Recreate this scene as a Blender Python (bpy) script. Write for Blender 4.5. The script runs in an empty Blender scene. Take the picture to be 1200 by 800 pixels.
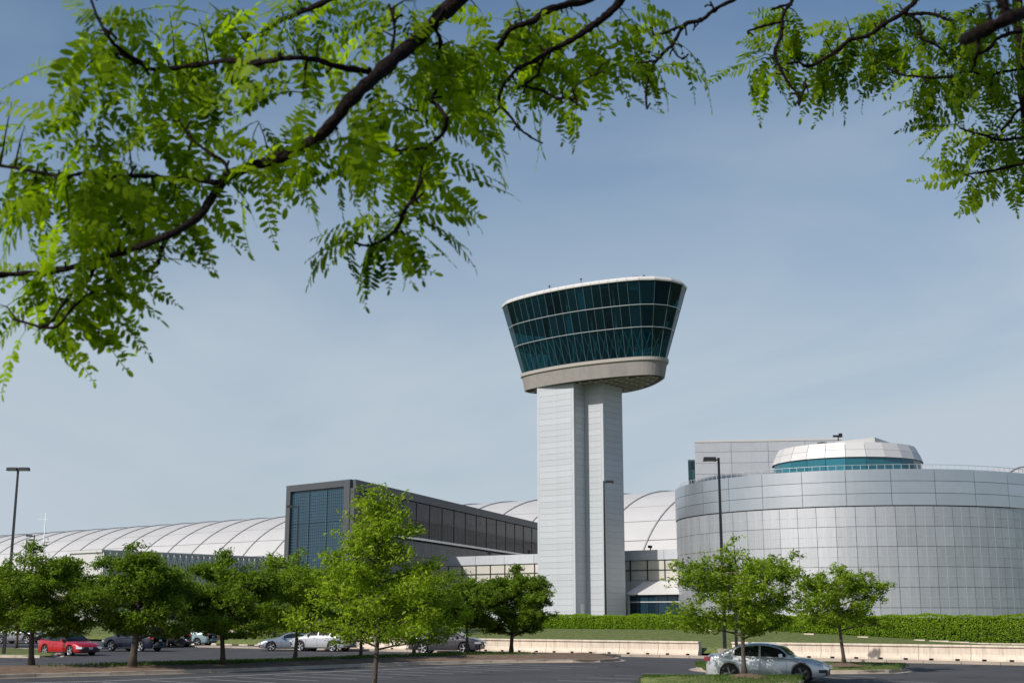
import bpy, math, random
import numpy as np
from mathutils import Vector, Matrix, Euler
R = math.radians
random.seed(7); rng = np.random.default_rng(7)
sc = bpy.context.scene
COL = sc.collection

# ------------------------------------------------------------------ camera
CAMZ = 2.5; F = 1513.0; TH = math.atan(320 / F)
cd = bpy.data.cameras.new('camera'); cam = bpy.data.objects.new('camera', cd); COL.objects.link(cam)
cam.location = (0, 0, CAMZ); cam.rotation_euler = (math.pi / 2 + TH, 0, 0)
cd.lens = 36 * F / 1200; cd.sensor_width = 36; cd.clip_start = 0.05; cd.clip_end = 12000
cd.dof.use_dof = True; cd.dof.focus_distance = 90; cd.dof.aperture_fstop = 9.0
sc.camera = cam
# ------------------------------------------------------------------ light
SUN_AZ = 52.0; SUN_EL = 38.0
w = bpy.data.worlds.new('World'); sc.world = w; w.use_nodes = True
nt = w.node_tree; nt.nodes.clear()
N = nt.nodes.new; Lk = nt.links.new
sky = N('ShaderNodeTexSky'); sky.sky_type = 'NISHITA'; sky.sun_disc = False
sky.sun_elevation = R(SUN_EL); sky.sun_rotation = R(180 + SUN_AZ)
sky.air_density = 1.0; sky.dust_density = 1.6; sky.ozone_density = 1.6; sky.altitude = 0
tc = N('ShaderNodeTexCoord'); mp = N('ShaderNodeMapping'); mp.inputs['Scale'].default_value = (0.8, 0.8, 2.2)
mp.inputs['Rotation'].default_value = (0.12, -0.1, 0.6)
nz = N('ShaderNodeTexNoise'); nz.inputs['Scale'].default_value = 2.1; nz.inputs['Detail'].default_value = 7; nz.inputs['Roughness'].default_value = 0.52
nz.inputs['Distortion'].default_value = 0.5
Lk(tc.outputs['Generated'], mp.inputs['Vector']); Lk(mp.outputs['Vector'], nz.inputs['Vector'])
rmp = N('ShaderNodeMapRange'); rmp.inputs['From Min'].default_value = 0.43; rmp.inputs['From Max'].default_value = 0.74
rmp.inputs['To Min'].default_value = 0.0; rmp.inputs['To Max'].default_value = 0.5
Lk(nz.outputs['Fac'], rmp.inputs['Value'])
sx = N('ShaderNodeSeparateXYZ'); Lk(tc.outputs['Generated'], sx.inputs['Vector'])
hz = N('ShaderNodeMapRange'); hz.inputs['From Min'].default_value = 0.0; hz.inputs['From Max'].default_value = 0.58
hz.inputs['To Min'].default_value = 0.84; hz.inputs['To Max'].default_value = 0.0; hz.interpolation_type = 'SMOOTHSTEP'
Lk(sx.outputs['Z'], hz.inputs['Value'])
mx = N('ShaderNodeMix'); mx.data_type = 'RGBA'; mx.inputs[7].default_value = (5.05, 5.85, 6.6, 1)
add = N('ShaderNodeMath'); add.operation = 'ADD'; add.use_clamp = True
cf = N('ShaderNodeMapRange'); cf.inputs['From Min'].default_value = 0.2; cf.inputs['From Max'].default_value = 0.52
cf.inputs['To Min'].default_value = 1.0; cf.inputs['To Max'].default_value = 0.25; Lk(sx.outputs['Z'], cf.inputs['Value'])
cm_ = N('ShaderNodeMath'); cm_.operation = 'MULTIPLY'; Lk(rmp.outputs['Result'], cm_.inputs[0]); Lk(cf.outputs['Result'], cm_.inputs[1])
Lk(cm_.outputs[0], add.inputs[0]); Lk(hz.outputs['Result'], add.inputs[1])
hs = N('ShaderNodeHueSaturation'); hs.inputs['Saturation'].default_value = 1.38; hs.inputs['Value'].default_value = 1.0
Lk(sky.outputs['Color'], hs.inputs['Color']); Lk(add.outputs[0], mx.inputs[0]); Lk(hs.outputs['Color'], mx.inputs[6])
bg = N('ShaderNodeBackground'); bg.inputs['Strength'].default_value = 0.1
wo = N('ShaderNodeOutputWorld'); Lk(mx.outputs[2], bg.inputs['Color']); Lk(bg.outputs[0], wo.inputs['Surface'])
sd = bpy.data.lights.new('sun', 'SUN'); sd.energy = 4.3; sd.angle = R(0.53); sd.color = (1.0, 0.955, 0.9)
so = bpy.data.objects.new('sun', sd); COL.objects.link(so)
sv = Vector((-math.sin(R(SUN_AZ)) * math.cos(R(SUN_EL)), -math.cos(R(SUN_AZ)) * math.cos(R(SUN_EL)), math.sin(R(SUN_EL))))
so.rotation_euler = sv.to_track_quat('Z', 'Y').to_euler(); so.location = (-60, -40, 80)
sc.view_settings.view_transform = 'Standard'; sc.view_settings.look = 'None'; sc.view_settings.exposure = 0.0; sc.view_settings.gamma = 1

# ------------------------------------------------------------------ helpers
ct, st_ = math.cos(TH), math.sin(TH)
def at(u, v, Y):
    a = (u - 600) / F; b = (400 - v) / F; k = Y / (ct - b * st_)
    return Vector((a * k, Y, CAMZ + k * (st_ + b * ct)))
def gr(u, v, z=0.0):
    b = (400 - v) / F; k = (z - CAMZ) / (st_ + b * ct)
    return Vector(((u - 600) / F * k, k * (ct - b * st_), z))

def newmat(name): 
    m = bpy.data.materials.new(name); m.use_nodes = True
    return m, m.node_tree, m.node_tree.nodes['Principled BSDF']
def mat(name, col, rough=0.6, metal=0.0, var=0.08, scale=2.0, bump=0.0, bscale=40.0, spec=0.5, coat=0.0, per=0.0, stretch=None, streak=0.0):
    m, t, p = newmat(name)
    p.inputs['Roughness'].default_value = rough; p.inputs['Metallic'].default_value = metal
    p.inputs['Specular IOR Level'].default_value = spec
    if coat: p.inputs['Coat Weight'].default_value = coat; p.inputs['Coat Roughness'].default_value = 0.04
    tc = t.nodes.new('ShaderNodeTexCoord'); src = tc.outputs['Object']
    if stretch:
        mp = t.nodes.new('ShaderNodeMapping'); mp.inputs['Scale'].default_value = stretch
        t.links.new(src, mp.inputs['Vector']); src = mp.outputs['Vector']
    n = t.nodes.new('ShaderNodeTexNoise'); n.inputs['Scale'].default_value = scale; n.inputs['Detail'].default_value = 6; n.inputs['Roughness'].default_value = 0.6
    t.links.new(src, n.inputs['Vector'])
    r = t.nodes.new('ShaderNodeMapRange'); r.inputs['From Min'].default_value = 0.25; r.inputs['From Max'].default_value = 0.75
    r.inputs['To Min'].default_value = 1 - var; r.inputs['To Max'].default_value = 1 + var
    t.links.new(n.outputs['Fac'], r.inputs['Value']); f = r.outputs['Result']
    if per:
        oi = t.nodes.new('ShaderNodeObjectInfo'); pr = t.nodes.new('ShaderNodeMapRange')
        pr.inputs['To Min'].default_value = 1 - per; pr.inputs['To Max'].default_value = 1 + per
        t.links.new(oi.outputs['Random'], pr.inputs['Value'])
        mu = t.nodes.new('ShaderNodeMath'); mu.operation = 'MULTIPLY'
        t.links.new(f, mu.inputs[0]); t.links.new(pr.outputs['Result'], mu.inputs[1]); f = mu.outputs[0]
    if streak:
        n3 = t.nodes.new('ShaderNodeTexNoise'); n3.inputs['Scale'].default_value = 1.0; n3.inputs['Detail'].default_value = 5
        m3 = t.nodes.new('ShaderNodeMapping'); m3.inputs['Scale'].default_value = (6, 6, 0.5)
        t.links.new(tc.outputs['Object'], m3.inputs['Vector']); t.links.new(m3.outputs['Vector'], n3.inputs['Vector'])
        r3 = t.nodes.new('ShaderNodeMapRange'); r3.inputs['From Min'].default_value = 0.5; r3.inputs['From Max'].default_value = 0.75
        r3.inputs['To Min'].default_value = 1; r3.inputs['To Max'].default_value = 1 - streak
        t.links.new(n3.outputs['Fac'], r3.inputs['Value'])
        mu = t.nodes.new('ShaderNodeMath'); mu.operation = 'MULTIPLY'
        t.links.new(f, mu.inputs[0]); t.links.new(r3.outputs['Result'], mu.inputs[1]); f = mu.outputs[0]
    mv = t.nodes.new('ShaderNodeVectorMath'); mv.operation = 'SCALE'; mv.inputs[0].default_value = col
    t.links.new(f, mv.inputs['Scale']); t.links.new(mv.outputs[0], p.inputs['Base Color'])
    if bump:
        n2 = t.nodes.new('ShaderNodeTexNoise'); n2.inputs['Scale'].default_value = bscale; n2.inputs['Detail'].default_value = 4
        t.links.new(src, n2.inputs['Vector'])
        b = t.nodes.new('ShaderNodeBump'); b.inputs['Strength'].default_value = bump; b.inputs['Distance'].default_value = 0.02
        t.links.new(n2.outputs['Fac'], b.inputs['Height']); t.links.new(b.outputs[0], p.inputs['Normal'])
    return m
def leafmat(name, c1, c2, trans=0.4, gloss=0.5, attr='tint', tmul=(1.35, 1.5, 0.55)):
    m, t, p = newmat(name)
    a = t.nodes.new('ShaderNodeAttribute'); a.attribute_name = attr
    mx = t.nodes.new('ShaderNodeMix'); mx.data_type = 'RGBA'; mx.inputs[6].default_value = (*c1, 1); mx.inputs[7].default_value = (*c2, 1)
    oi_ = t.nodes.new('ShaderNodeObjectInfo'); ma = t.nodes.new('ShaderNodeMath'); ma.operation = 'MULTIPLY_ADD'; ma.inputs[1].default_value = 0.5 if 'locust' in name else 0.0; ma.inputs[2].default_value = -0.12 if 'locust' in name else 0.0
    mb_ = t.nodes.new('ShaderNodeMath'); mb_.operation = 'ADD'; mb_.use_clamp = True
    t.links.new(oi_.outputs['Random'], ma.inputs[0]); t.links.new(ma.outputs[0], mb_.inputs[0]); t.links.new(a.outputs['Fac'], mb_.inputs[1])
    t.links.new(mb_.outputs[0], mx.inputs[0]); t.links.new(mx.outputs[2], p.inputs['Base Color'])
    p.inputs['Roughness'].default_value = 0.5; p.inputs['Specular IOR Level'].default_value = gloss
    tr = t.nodes.new('ShaderNodeBsdfTranslucent')
    vm = t.nodes.new('ShaderNodeVectorMath'); vm.operation = 'MULTIPLY'; vm.inputs[1].default_value = tmul
    t.links.new(mx.outputs[2], vm.inputs[0]); t.links.new(vm.outputs[0], tr.inputs['Color'])
    ms = t.nodes.new('ShaderNodeMixShader'); ms.inputs[0].default_value = trans
    out = t.nodes['Material Output']
    t.links.new(p.outputs[0], ms.inputs[1]); t.links.new(tr.outputs[0], ms.inputs[2]); t.links.new(ms.outputs[0], out.inputs['Surface'])
    return m
def glassmat(name, tint, opac=0.5, base=(0.01, 0.02, 0.025), rough=0.02, ior=1.6, per=0.0, wav=0.0):
    m, t, p = newmat(name)
    p.inputs['Roughness'].default_value = rough; p.inputs['IOR'].default_value = ior; p.inputs['Base Color'].default_value = (*base, 1)
    if per:
        oi = t.nodes.new('ShaderNodeObjectInfo'); pr = t.nodes.new('ShaderNodeMapRange')
        pr.inputs['To Min'].default_value = 1 - per; pr.inputs['To Max'].default_value = 1 + per
        mv = t.nodes.new('ShaderNodeVectorMath'); mv.operation = 'SCALE'; mv.inputs[0].default_value = base
        t.links.new(oi.outputs['Random'], pr.inputs['Value']); t.links.new(pr.outputs['Result'], mv.inputs['Scale']); t.links.new(mv.outputs[0], p.inputs['Base Color'])
    if wav:
        tc = t.nodes.new('ShaderNodeTexCoord'); n2 = t.nodes.new('ShaderNodeTexNoise'); n2.inputs['Scale'].default_value = 0.35; n2.inputs['Detail'].default_value = 1
        t.links.new(tc.outputs['Object'], n2.inputs['Vector'])
        b = t.nodes.new('ShaderNodeBump'); b.inputs['Strength'].default_value = wav; b.inputs['Distance'].default_value = 0.2
        t.links.new(n2.outputs['Fac'], b.inputs['Height']); t.links.new(b.outputs[0], p.inputs['Normal'])
    if opac < 1:
        tr = t.nodes.new('ShaderNodeBsdfTransparent'); tr.inputs['Color'].default_value = (*tint, 1)
        ad = t.nodes.new('ShaderNodeMixShader'); ad.inputs[0].default_value = opac
        t.links.new(tr.outputs[0], ad.inputs[1]); t.links.new(p.outputs[0], ad.inputs[2])
        t.links.new(ad.outputs[0], t.nodes['Material Output'].inputs['Surface'])
    return m

M = {}
M['asphalt'] = mat('asphalt', (0.066, 0.066, 0.068), 0.9, var=0.28, scale=0.25, bump=0.4, bscale=60, spec=0.3)
_m = M['asphalt']; _t = _m.node_tree; _p = _t.nodes['Principled BSDF']; _l = _p.inputs['Base Color'].links[0].from_socket
_tc = _t.nodes.new('ShaderNodeTexCoord'); _n = _t.nodes.new('ShaderNodeTexNoise'); _n.inputs['Scale'].default_value = 0.5; _n.inputs['Detail'].default_value = 3; _t.links.new(_tc.outputs['Object'], _n.inputs['Vector'])
_vm = _t.nodes.new('ShaderNodeVectorMath'); _vm.operation = 'MULTIPLY_ADD'; _vm.inputs[1].default_value = (1.5, 1.5, 0); _t.links.new(_n.outputs['Color'], _vm.inputs[0]); _t.links.new(_tc.outputs['Object'], _vm.inputs[2])
_v = _t.nodes.new('ShaderNodeTexVoronoi'); _v.feature = 'DISTANCE_TO_EDGE'; _v.inputs['Scale'].default_value = 0.16; _t.links.new(_vm.outputs[0], _v.inputs['Vector'])
_r = _t.nodes.new('ShaderNodeMapRange'); _r.inputs['From Min'].default_value = 0.0; _r.inputs['From Max'].default_value = 0.012; _r.inputs['To Min'].default_value = 0.45; _t.links.new(_v.outputs['Distance'], _r.inputs['Value'])
_n2 = _t.nodes.new('ShaderNodeTexNoise'); _n2.inputs['Scale'].default_value = 0.55; _n2.inputs['Detail'].default_value = 4; _t.links.new(_tc.outputs['Object'], _n2.inputs['Vector'])
_r2 = _t.nodes.new('ShaderNodeMapRange'); _r2.inputs['From Min'].default_value = 0.6; _r2.inputs['From Max'].default_value = 0.7; _r2.inputs['To Min'].default_value = 1.0; _r2.inputs['To Max'].default_value = 0.68; _t.links.new(_n2.outputs['Fac'], _r2.inputs['Value'])
_mm = _t.nodes.new('ShaderNodeMath'); _mm.operation = 'MULTIPLY'; _t.links.new(_r.outputs[0], _mm.inputs[0]); _t.links.new(_r2.outputs[0], _mm.inputs[1])
_s = _t.nodes.new('ShaderNodeVectorMath'); _s.operation = 'SCALE'; _t.links.new(_l, _s.inputs[0]); _t.links.new(_mm.outputs[0], _s.inputs['Scale']); _t.links.new(_s.outputs[0], _p.inputs['Base Color'])
M['ground'] = mat('field_grass', (0.06, 0.09, 0.03), 0.95, var=0.3, scale=0.05)
M['grass'] = mat('lawn_grass', (0.125, 0.15, 0.05), 0.95, var=0.5, scale=3.5, bump=0.6, bscale=25, spec=0.1)
M['mulch'] = mat('bark_mulch', (0.175, 0.125, 0.09), 1.0, var=0.4, scale=3, bump=1.0, bscale=18, spec=0.1)
M['curb'] = mat('curb_concrete', (0.4, 0.34, 0.27), 0.9, var=0.2, scale=1.5, bump=0.3, bscale=30, per=0.1)
M['paving'] = mat('paving_concrete', (0.37, 0.31, 0.25), 0.9, var=0.15, scale=0.8, bump=0.2, bscale=30, per=0.1)
M['paint'] = mat('road_paint', (0.42, 0.42, 0.41), 0.8, var=0.35, scale=4)
M['stone'] = mat('wall_stone', (0.6, 0.51, 0.41), 0.85, var=0.12, scale=2.0, bump=0.3, bscale=30, per=0.06, streak=0.35)
M['drain_shade'] = mat('drain_shadow_gap', (0.03, 0.028, 0.025), 0.9)  # near-black colour standing in for shade inside the drain slots
M['granite'] = mat('granite', (0.46, 0.37, 0.3), 0.6, var=0.25, scale=8, bump=0.2, per=0.06)
M['panel'] = mat('pale_metal_panel', (0.45, 0.47, 0.495), 0.5, metal=0.03, var=0.05, scale=0.7, per=0.04, streak=0.1)
M['panel_core'] = mat('panel_joint', (0.3, 0.31, 0.32), 0.8)
M['drum_band'] = mat('brushed_band', (0.6, 0.62, 0.65), 0.33, metal=0.85, var=0.04, scale=0.6, per=0.04, bump=.35, bscale=.7)
M['drum_panel'] = mat('perforated_panel', (0.53, 0.535, 0.56), 0.46, metal=0.7, var=0.1, scale=1.2, per=0.07, stretch=(5, 5, 0.4), bump=.3, bscale=.8)
M['drum_core'] = mat('drum_joint', (0.13, 0.133, 0.14), 0.7)
M['white_panel'] = mat('white_panel', (0.58, 0.57, 0.55), 0.5, metal=0.1, var=0.04, scale=0.5, per=0.03)
M['roof_white'] = mat('hangar_sheet', (0.49, 0.48, 0.465), 0.55, var=0.05, scale=0.15, per=0.03)
M['rib'] = mat('hangar_rib', (0.33, 0.33, 0.33), 0.7)
M['lattice'] = mat('white_lattice', (0.75, 0.75, 0.74), 0.5)
M['lattice_frame'] = mat('lattice_frame', (0.8, 0.8, 0.78), 0.5, var=.2, scale=3)
M['conc'] = mat('cab_concrete', (0.27, 0.25, 0.232), 0.85, var=0.1, scale=0.8, bump=0.1, per=0.05, streak=0.12)
M['conc_lip'] = mat('cab_sill', (0.36, 0.335, 0.3), 0.7, var=0.06)
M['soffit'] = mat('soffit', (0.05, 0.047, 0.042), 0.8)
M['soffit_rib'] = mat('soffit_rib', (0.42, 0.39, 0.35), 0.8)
M['fascia'] = mat('roof_fascia', (0.58, 0.565, 0.54), 0.4, var=0.03, per=0.03)
M['alu'] = mat('aluminium', (0.6, 0.62, 0.63), 0.4, metal=0.4)
M['mullion'] = mat('mullion', (0.11, 0.15, 0.16), 0.4)
M['dark_metal'] = mat('dark_metal', (0.014, 0.014, 0.016), 0.5)
M['dark_frame'] = mat('dark_frame', (0.065, 0.07, 0.078), 0.55, var=0.06, scale=0.3, per=0.04)
M['interior'] = mat('cab_interior', (0.03, 0.035, 0.04), 0.9)
M['floor'] = mat('cab_floor', (0.09, 0.1, 0.1), 0.8)
M['blind'] = mat('window_blind', (0.12, 0.2, 0.3), 0.8)
M['brace'] = mat('brace', (0.55, 0.68, 0.7), 0.5)
M['cab_glass'] = glassmat('cab_glass', (0.2, 0.5, 0.55), 0.55, base=(0.002, 0.02, 0.028), rough=0.015, ior=1.5, per=.5)
M['box_glass'] = glassmat('box_glass', (0, 0, 0), 1.0, base=(0.02, 0.055, 0.085), rough=0.08, ior=1.55, per=0.25, wav=0.05)
M['box_glass_side'] = glassmat('side_glass', (0, 0, 0), 1.0, base=(0.018, 0.03, 0.046), rough=0.08, ior=1.16, per=0.35, wav=0.2)
M['low_glass'] = glassmat('low_glass', (0, 0, 0), 1.0, base=(0.03, 0.065, 0.08), rough=0.05, ior=1.16, per=0.5, wav=0.1)
M['teal_glass'] = glassmat('teal_glass', (0, 0, 0), 1.0, base=(0.02, 0.13, 0.17), rough=0.05, ior=1.5, per=0.25)
M['entry_glass'] = glassmat('entry_glass', (0, 0, 0), 1.0, base=(0.008, 0.025, 0.04), rough=0.03, ior=1.5, per=0.3)
M['cream'] = mat('cream_glazing', (0.5, 0.48, 0.42), 0.4, var=0.1, scale=0.5, per=0.06)
M['bark'] = mat('bark', (0.085, 0.065, 0.05), 0.95, var=0.35, scale=6, bump=1.0, bscale=30, stretch=(3, 3, 1))
M['bark_dark'] = mat('locust_bark', (0.016, 0.011, 0.009), 0.95, spec=0.08, var=0.5, scale=25, bump=1.0, bscale=90)
M['leaf_dark'] = leafmat('leaf_dark', (0.07, 0.13, 0.014), (0.23, 0.32, 0.034), 0.45, 0.15)
M['leaf_mid'] = leafmat('leaf_mid', (0.11, 0.19, 0.018), (0.32, 0.42, 0.035), 0.42, 0.15)
M['leaf_bright'] = leafmat('leaf_bright', (0.14, 0.22, 0.016), (0.36, 0.46, 0.03), 0.45, 0.15)
M['leaf_red'] = leafmat('leaf_red', (0.1, 0.03, 0.015), (0.05, 0.09, 0.015), 0.3, 0.4)
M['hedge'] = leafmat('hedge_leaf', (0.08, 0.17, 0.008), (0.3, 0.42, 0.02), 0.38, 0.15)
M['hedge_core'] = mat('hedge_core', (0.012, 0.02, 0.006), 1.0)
M['blade'] = leafmat('grass_blade', (0.04, 0.09, 0.012), (0.1, 0.16, 0.03), 0.3, 0.2)
M['locust'] = leafmat('locust_leaf', (0.022, 0.07, 0.003), (0.3, 0.42, 0.012), 0.55, 0.08, tmul=(1.5, 1.6, 0.5))
M['stalk'] = mat('leaf_stalk', (0.12, 0.17, 0.03), 0.6)
M['tyre'] = mat('tyre_rubber', (0.018, 0.018, 0.018), 0.85)
M['alloy'] = mat('alloy', (0.5, 0.5, 0.52), 0.35, metal=0.7)
M['alloy_dark'] = mat('alloy_dark', (0.25, 0.25, 0.26), 0.35, metal=0.7)
M['car_glass'] = glassmat('car_glass', (0.25, 0.28, 0.28), 0.62, base=(0.01, 0.013, 0.014), rough=0.01, ior=1.55)
M['trim'] = mat('black_trim', (0.015, 0.015, 0.016), 0.5)
M['lamp_clear'] = mat('headlamp', (0.6, 0.6, 0.6), 0.15, metal=0.3, coat=1)
M['lamp_red'] = mat('tail_lamp', (0.35, 0.01, 0.01), 0.2, coat=1)
M['chrome'] = mat('chrome', (0.7, 0.7, 0.72), 0.12, metal=1)
M['plate'] = mat('plate', (0.6, 0.6, 0.62), 0.5)
M['seat'] = mat('seat_cloth', (0.05, 0.048, 0.045), 0.9)
def carpaint(name, c, metal=0.3, rough=0.3): return mat('paint_' + name, c, rough, metal=metal, var=0.02, coat=0.8)

class MB:
    def __init__(s): s.v = []; s.f = []; s.m = []; s.sm = []
    def add(s, vs, fs, mi=0, smooth=False):
        o = len(s.v); s.v += [tuple(x) for x in vs]
        for f in fs: s.f.append(tuple(i + o for i in f)); s.m.append(mi); s.sm.append(smooth)
    def box(s, c, sz, rot=None, mi=0, taper=1.0):
        hx, hy, hz = sz[0] / 2, sz[1] / 2, sz[2] / 2
        vs = []
        for z in (-hz, hz):
            k = taper if z > 0 else 1
            for x, y in ((-hx, -hy), (hx, -hy), (hx, hy), (-hx, hy)): vs.append(Vector((x * k, y * k, z)))
        if rot is not None:
            rm = rot if isinstance(rot, Matrix) else Matrix.Rotation(rot, 3, 'Z')
            vs = [rm @ q for q in vs]
        c = Vector(c)
        s.add([q + c for q in vs], [(0, 3, 2, 1), (4, 5, 6, 7), (0, 1, 5, 4), (1, 2, 6, 5), (2, 3, 7, 6), (3, 0, 4, 7)], mi)
    def bar(s, a, b, wd, hg=None, mi=0, up=Vector((0, 0, 1))):
        a = Vector(a); b = Vector(b); hg = hg or wd; d = b - a; L = d.length
        if L < 1e-6: return
        z = d / L; x = up.cross(z)
        if x.length < 1e-3: x = Vector((1, 0, 0)).cross(z)
        x.normalize(); y = z.cross(x); rm = Matrix((x, y, z)).transposed()
        s.box((a + b) / 2, (wd, hg, L), rm, mi)
    def tube(s, pts, rad, n=8, mi=0, cap=True, smooth=True):
        pts = [Vector(p) for p in pts]; 
        if not hasattr(rad, '__len__'): rad = [rad] * len(pts)
        o = len(s.v); prev = None
        for i, p in enumerate(pts):
            d = (pts[min(i + 1, len(pts) - 1)] - pts[max(i - 1, 0)])
            d = d.normalized() if d.length > 1e-9 else Vector((0, 0, 1))
            if prev is None:
                x = Vector((0, 1, 0)) if abs(d.y) < 0.9 else Vector((1, 0, 0))
            else: x = prev
            x = (x - d * x.dot(d)); x.normalize(); y = d.cross(x); prev = x
            for k in range(n):
                a = 2 * math.pi * k / n; s.v.append(tuple(p + (x * math.cos(a) + y * math.sin(a)) * rad[i]))
        for i in range(len(pts) - 1):
            for k in range(n):
                k2 = (k + 1) % n
                s.f.append((o + i * n + k, o + i * n + k2, o + (i + 1) * n + k2, o + (i + 1) * n + k)); s.m.append(mi); s.sm.append(smooth)
        if cap:
            s.f.append(tuple(o + k for k in reversed(range(n)))); s.m.append(mi); s.sm.append(False)
            e = o + (len(pts) - 1) * n; s.f.append(tuple(e + k for k in range(n))); s.m.append(mi); s.sm.append(False)
    def lathe(s, prof, n=24, c=(0, 0, 0), axis='Z', mi=0, smooth=True):
        o = len(s.v); c = Vector(c)
        for r, h in prof:
            for k in range(n):
                a = 2 * math.pi * k / n; x, y = r * math.cos(a), r * math.sin(a)
                q = Vector((x, y, h)) if axis == 'Z' else Vector((x, h, y))
                s.v.append(tuple(q + c))
        for i in range(len(prof) - 1):
            for k in range(n):
                k2 = (k + 1) % n; q = (o + i * n + k, o + i * n + k2, o + (i + 1) * n + k2, o + (i + 1) * n + k)
                s.f.append(q if axis == 'Z' else q[::-1]); s.m.append(mi); s.sm.append(smooth)
    def prism(s, poly, z0, z1, mi=0):
        n = len(poly); vs = [(p[0], p[1], z0) for p in poly] + [(p[0], p[1], z1) for p in poly]
        fs = [tuple(reversed(range(n))), tuple(range(n, 2 * n))] + [(i, (i + 1) % n, n + (i + 1) % n, n + i) for i in range(n)]
        s.add(vs, fs, mi)
    def build(s, name, mats, parent=None, **kw):
        me = s.mesh(name, mats); return link(name, me, parent, **kw)
    def mesh(s, name, mats):
        me = bpy.data.meshes.new(name); me.from_pydata(s.v, [], s.f)
        mats = mats if isinstance(mats, (list, tuple)) else [mats]
        for q in mats: me.materials.append(q)
        me.polygons.foreach_set('material_index', s.m); me.polygons.foreach_set('use_smooth', s.sm)
        me.update(); return me
def link(name, me, parent=None, loc=None, rz=None, **kw):
    o = bpy.data.objects.new(name, me); COL.objects.link(o)
    if parent is not None: o.parent = parent
    if loc is not None: o.location = loc
    if rz is not None: o.rotation_euler = (0, 0, rz)
    for k, v in kw.items(): o[k] = v
    return o
def thing(name, label, cat, loc=(0, 0, 0), rz=0, group=None):
    o = bpy.data.objects.new(name, None); COL.objects.link(o); o.location = loc; o.rotation_euler = (0, 0, rz)
    o['label'] = label; o['category'] = cat; o.empty_display_size = 0.5
    if group: o['group'] = group
    return o
def tag(o, label, cat, group=None):
    o['label'] = label; o['category'] = cat
    if group: o['group'] = group
    return o
def bulk(name, V, Fc, mt, parent=None, tint=None, smooth=False, **kw):
    """V (n,3) numpy, Fc (m,k) numpy -> one mesh with optional per-vertex tint"""
    me = bpy.data.meshes.new(name); n = len(V); m, k = Fc.shape
    me.vertices.add(n); me.vertices.foreach_set('co', np.asarray(V, np.float32).ravel())
    me.loops.add(m * k); me.loops.foreach_set('vertex_index', Fc.astype(np.int32).ravel())
    me.polygons.add(m); me.polygons.foreach_set('loop_start', np.arange(0, m * k, k, dtype=np.int32))
    me.polygons.foreach_set('loop_total', np.full(m, k, np.int32))
    me.materials.append(mt)
    if tint is not None:
        a = me.attributes.new('tint', 'FLOAT', 'POINT'); a.data.foreach_set('value', np.asarray(tint, np.float32))
    me.update(); me.validate()
    return link(name, me, parent, **kw) if kw.pop('_link', True) else me
def ease(t): t = max(0, min(1, t)); return t * t * (3 - 2 * t)
def interp(x, tab):
    if x <= tab[0][0]: return tab[0][1]
    for (a, b), (c, d) in zip(tab, tab[1:]):
        if x <= c: return b + (d - b) * (x - a) / (c - a)
    return tab[-1][1]
def sinterp(x, tab):
    return (interp(x - 0.06, tab) + interp(x, tab) * 2 + interp(x + 0.06, tab)) / 4

# frames: e1 runs right and towards the camera, e2 away
AL = R(36.5); E1 = Vector((math.cos(AL), -math.sin(AL), 0)); E2 = Vector((math.sin(AL), math.cos(AL), 0))
W0 = Vector((11.3, 79.7, 0))
def lot(s, t, z=0.0): return W0 + E1 * s + E2 * t + Vector((0, 0, z))
def lot_inv(p): d = Vector((p[0], p[1], 0)) - W0; return d.dot(E1), d.dot(E2)

# ------------------------------------------------------------------ ground
g = MB(); g.add([(-5000, -3000, -0.03), (5000, -3000, -0.03), (5000, 7000, -0.03), (-5000, 7000, -0.03)], [(0, 1, 2, 3)])
g.build('ground', M['ground'], kind='structure')
a = MB(); a.add([(-260, -40, 0), (160, -40, 0), (160, 150, 0), (-260, 260, 0)], [(0, 1, 2, 3)])
a.build('parking_lot', M['asphalt'], kind='structure')
def terr_z(s, t):
    hb = interp(s, [(-40, 1.45), (-3, 1.45), (5, 1.1), (13, 0.75), (60, 0.68)])
    t0 = 0.0 if s > -44 else min(9.0, (-44 - s) * 3)
    z = 0.12 + (0.5) * ease((t - t0 - 0.1) / 1.0) + (hb - 0.62) * ease((t - t0 - 1) / 13.5)
    z += (1.5 - hb) * ease((t - 18) / 15)
    return z
def sheet(name, ss, tt, zf, mt, **kw):
    V = []; Fc = []
    for t in tt:
        for s in ss: p = lot(s, t); V.append((p.x, p.y, zf(s, t)))
    n = len(ss)
    for j in range(len(tt) - 1):
        for i in range(n - 1): Fc.append((j * n + i, j * n + i + 1, (j + 1) * n + i + 1, (j + 1) * n + i))
    mb = MB(); mb.add(V, Fc, 0, True); return mb.build(name, mt, **kw)
ss = [-44 + i * 1.5 for i in range(100)]
tt = [0.42, 0.5, 0.8, 1.2, 2, 3, 4.5, 6, 8, 10, 12, 14, 15, 17, 20, 25, 33, 50, 90, 160, 300]
sheet('lawn', ss, tt, lambda s, t: terr_z(s, t), M['grass'], kind='structure')
ss = [-260, -200, -150, -110, -80, -60, -50, -46, -44.02]
sheet('lawn', ss, [9.3, 9.5, 10, 11, 13, 15, 20, 30, 60, 120, 300], lambda s, t: terr_z(s, t), M['grass'], kind='structure')
# pavement strip in front of the wall, in slabs
pv = MB(); 
for i in range(-16, 34):
    c = lot(i * 2 + 1, -0.72, 0.06); pv_ = MB(); pv_.box(c, (1.97, 1.35, 0.12), -AL); pv_.build('pavement_slab', M['paving'], kind='structure')
# near pavement before the spheres
for i in range(-24, -16):
    c = lot(i * 2 + 1, -0.72, 0.06); pv_ = MB(); pv_.box(c, (1.97, 1.35, 0.12), -AL); pv_.build('pavement_slab', M['paving'], kind='structure')

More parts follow.
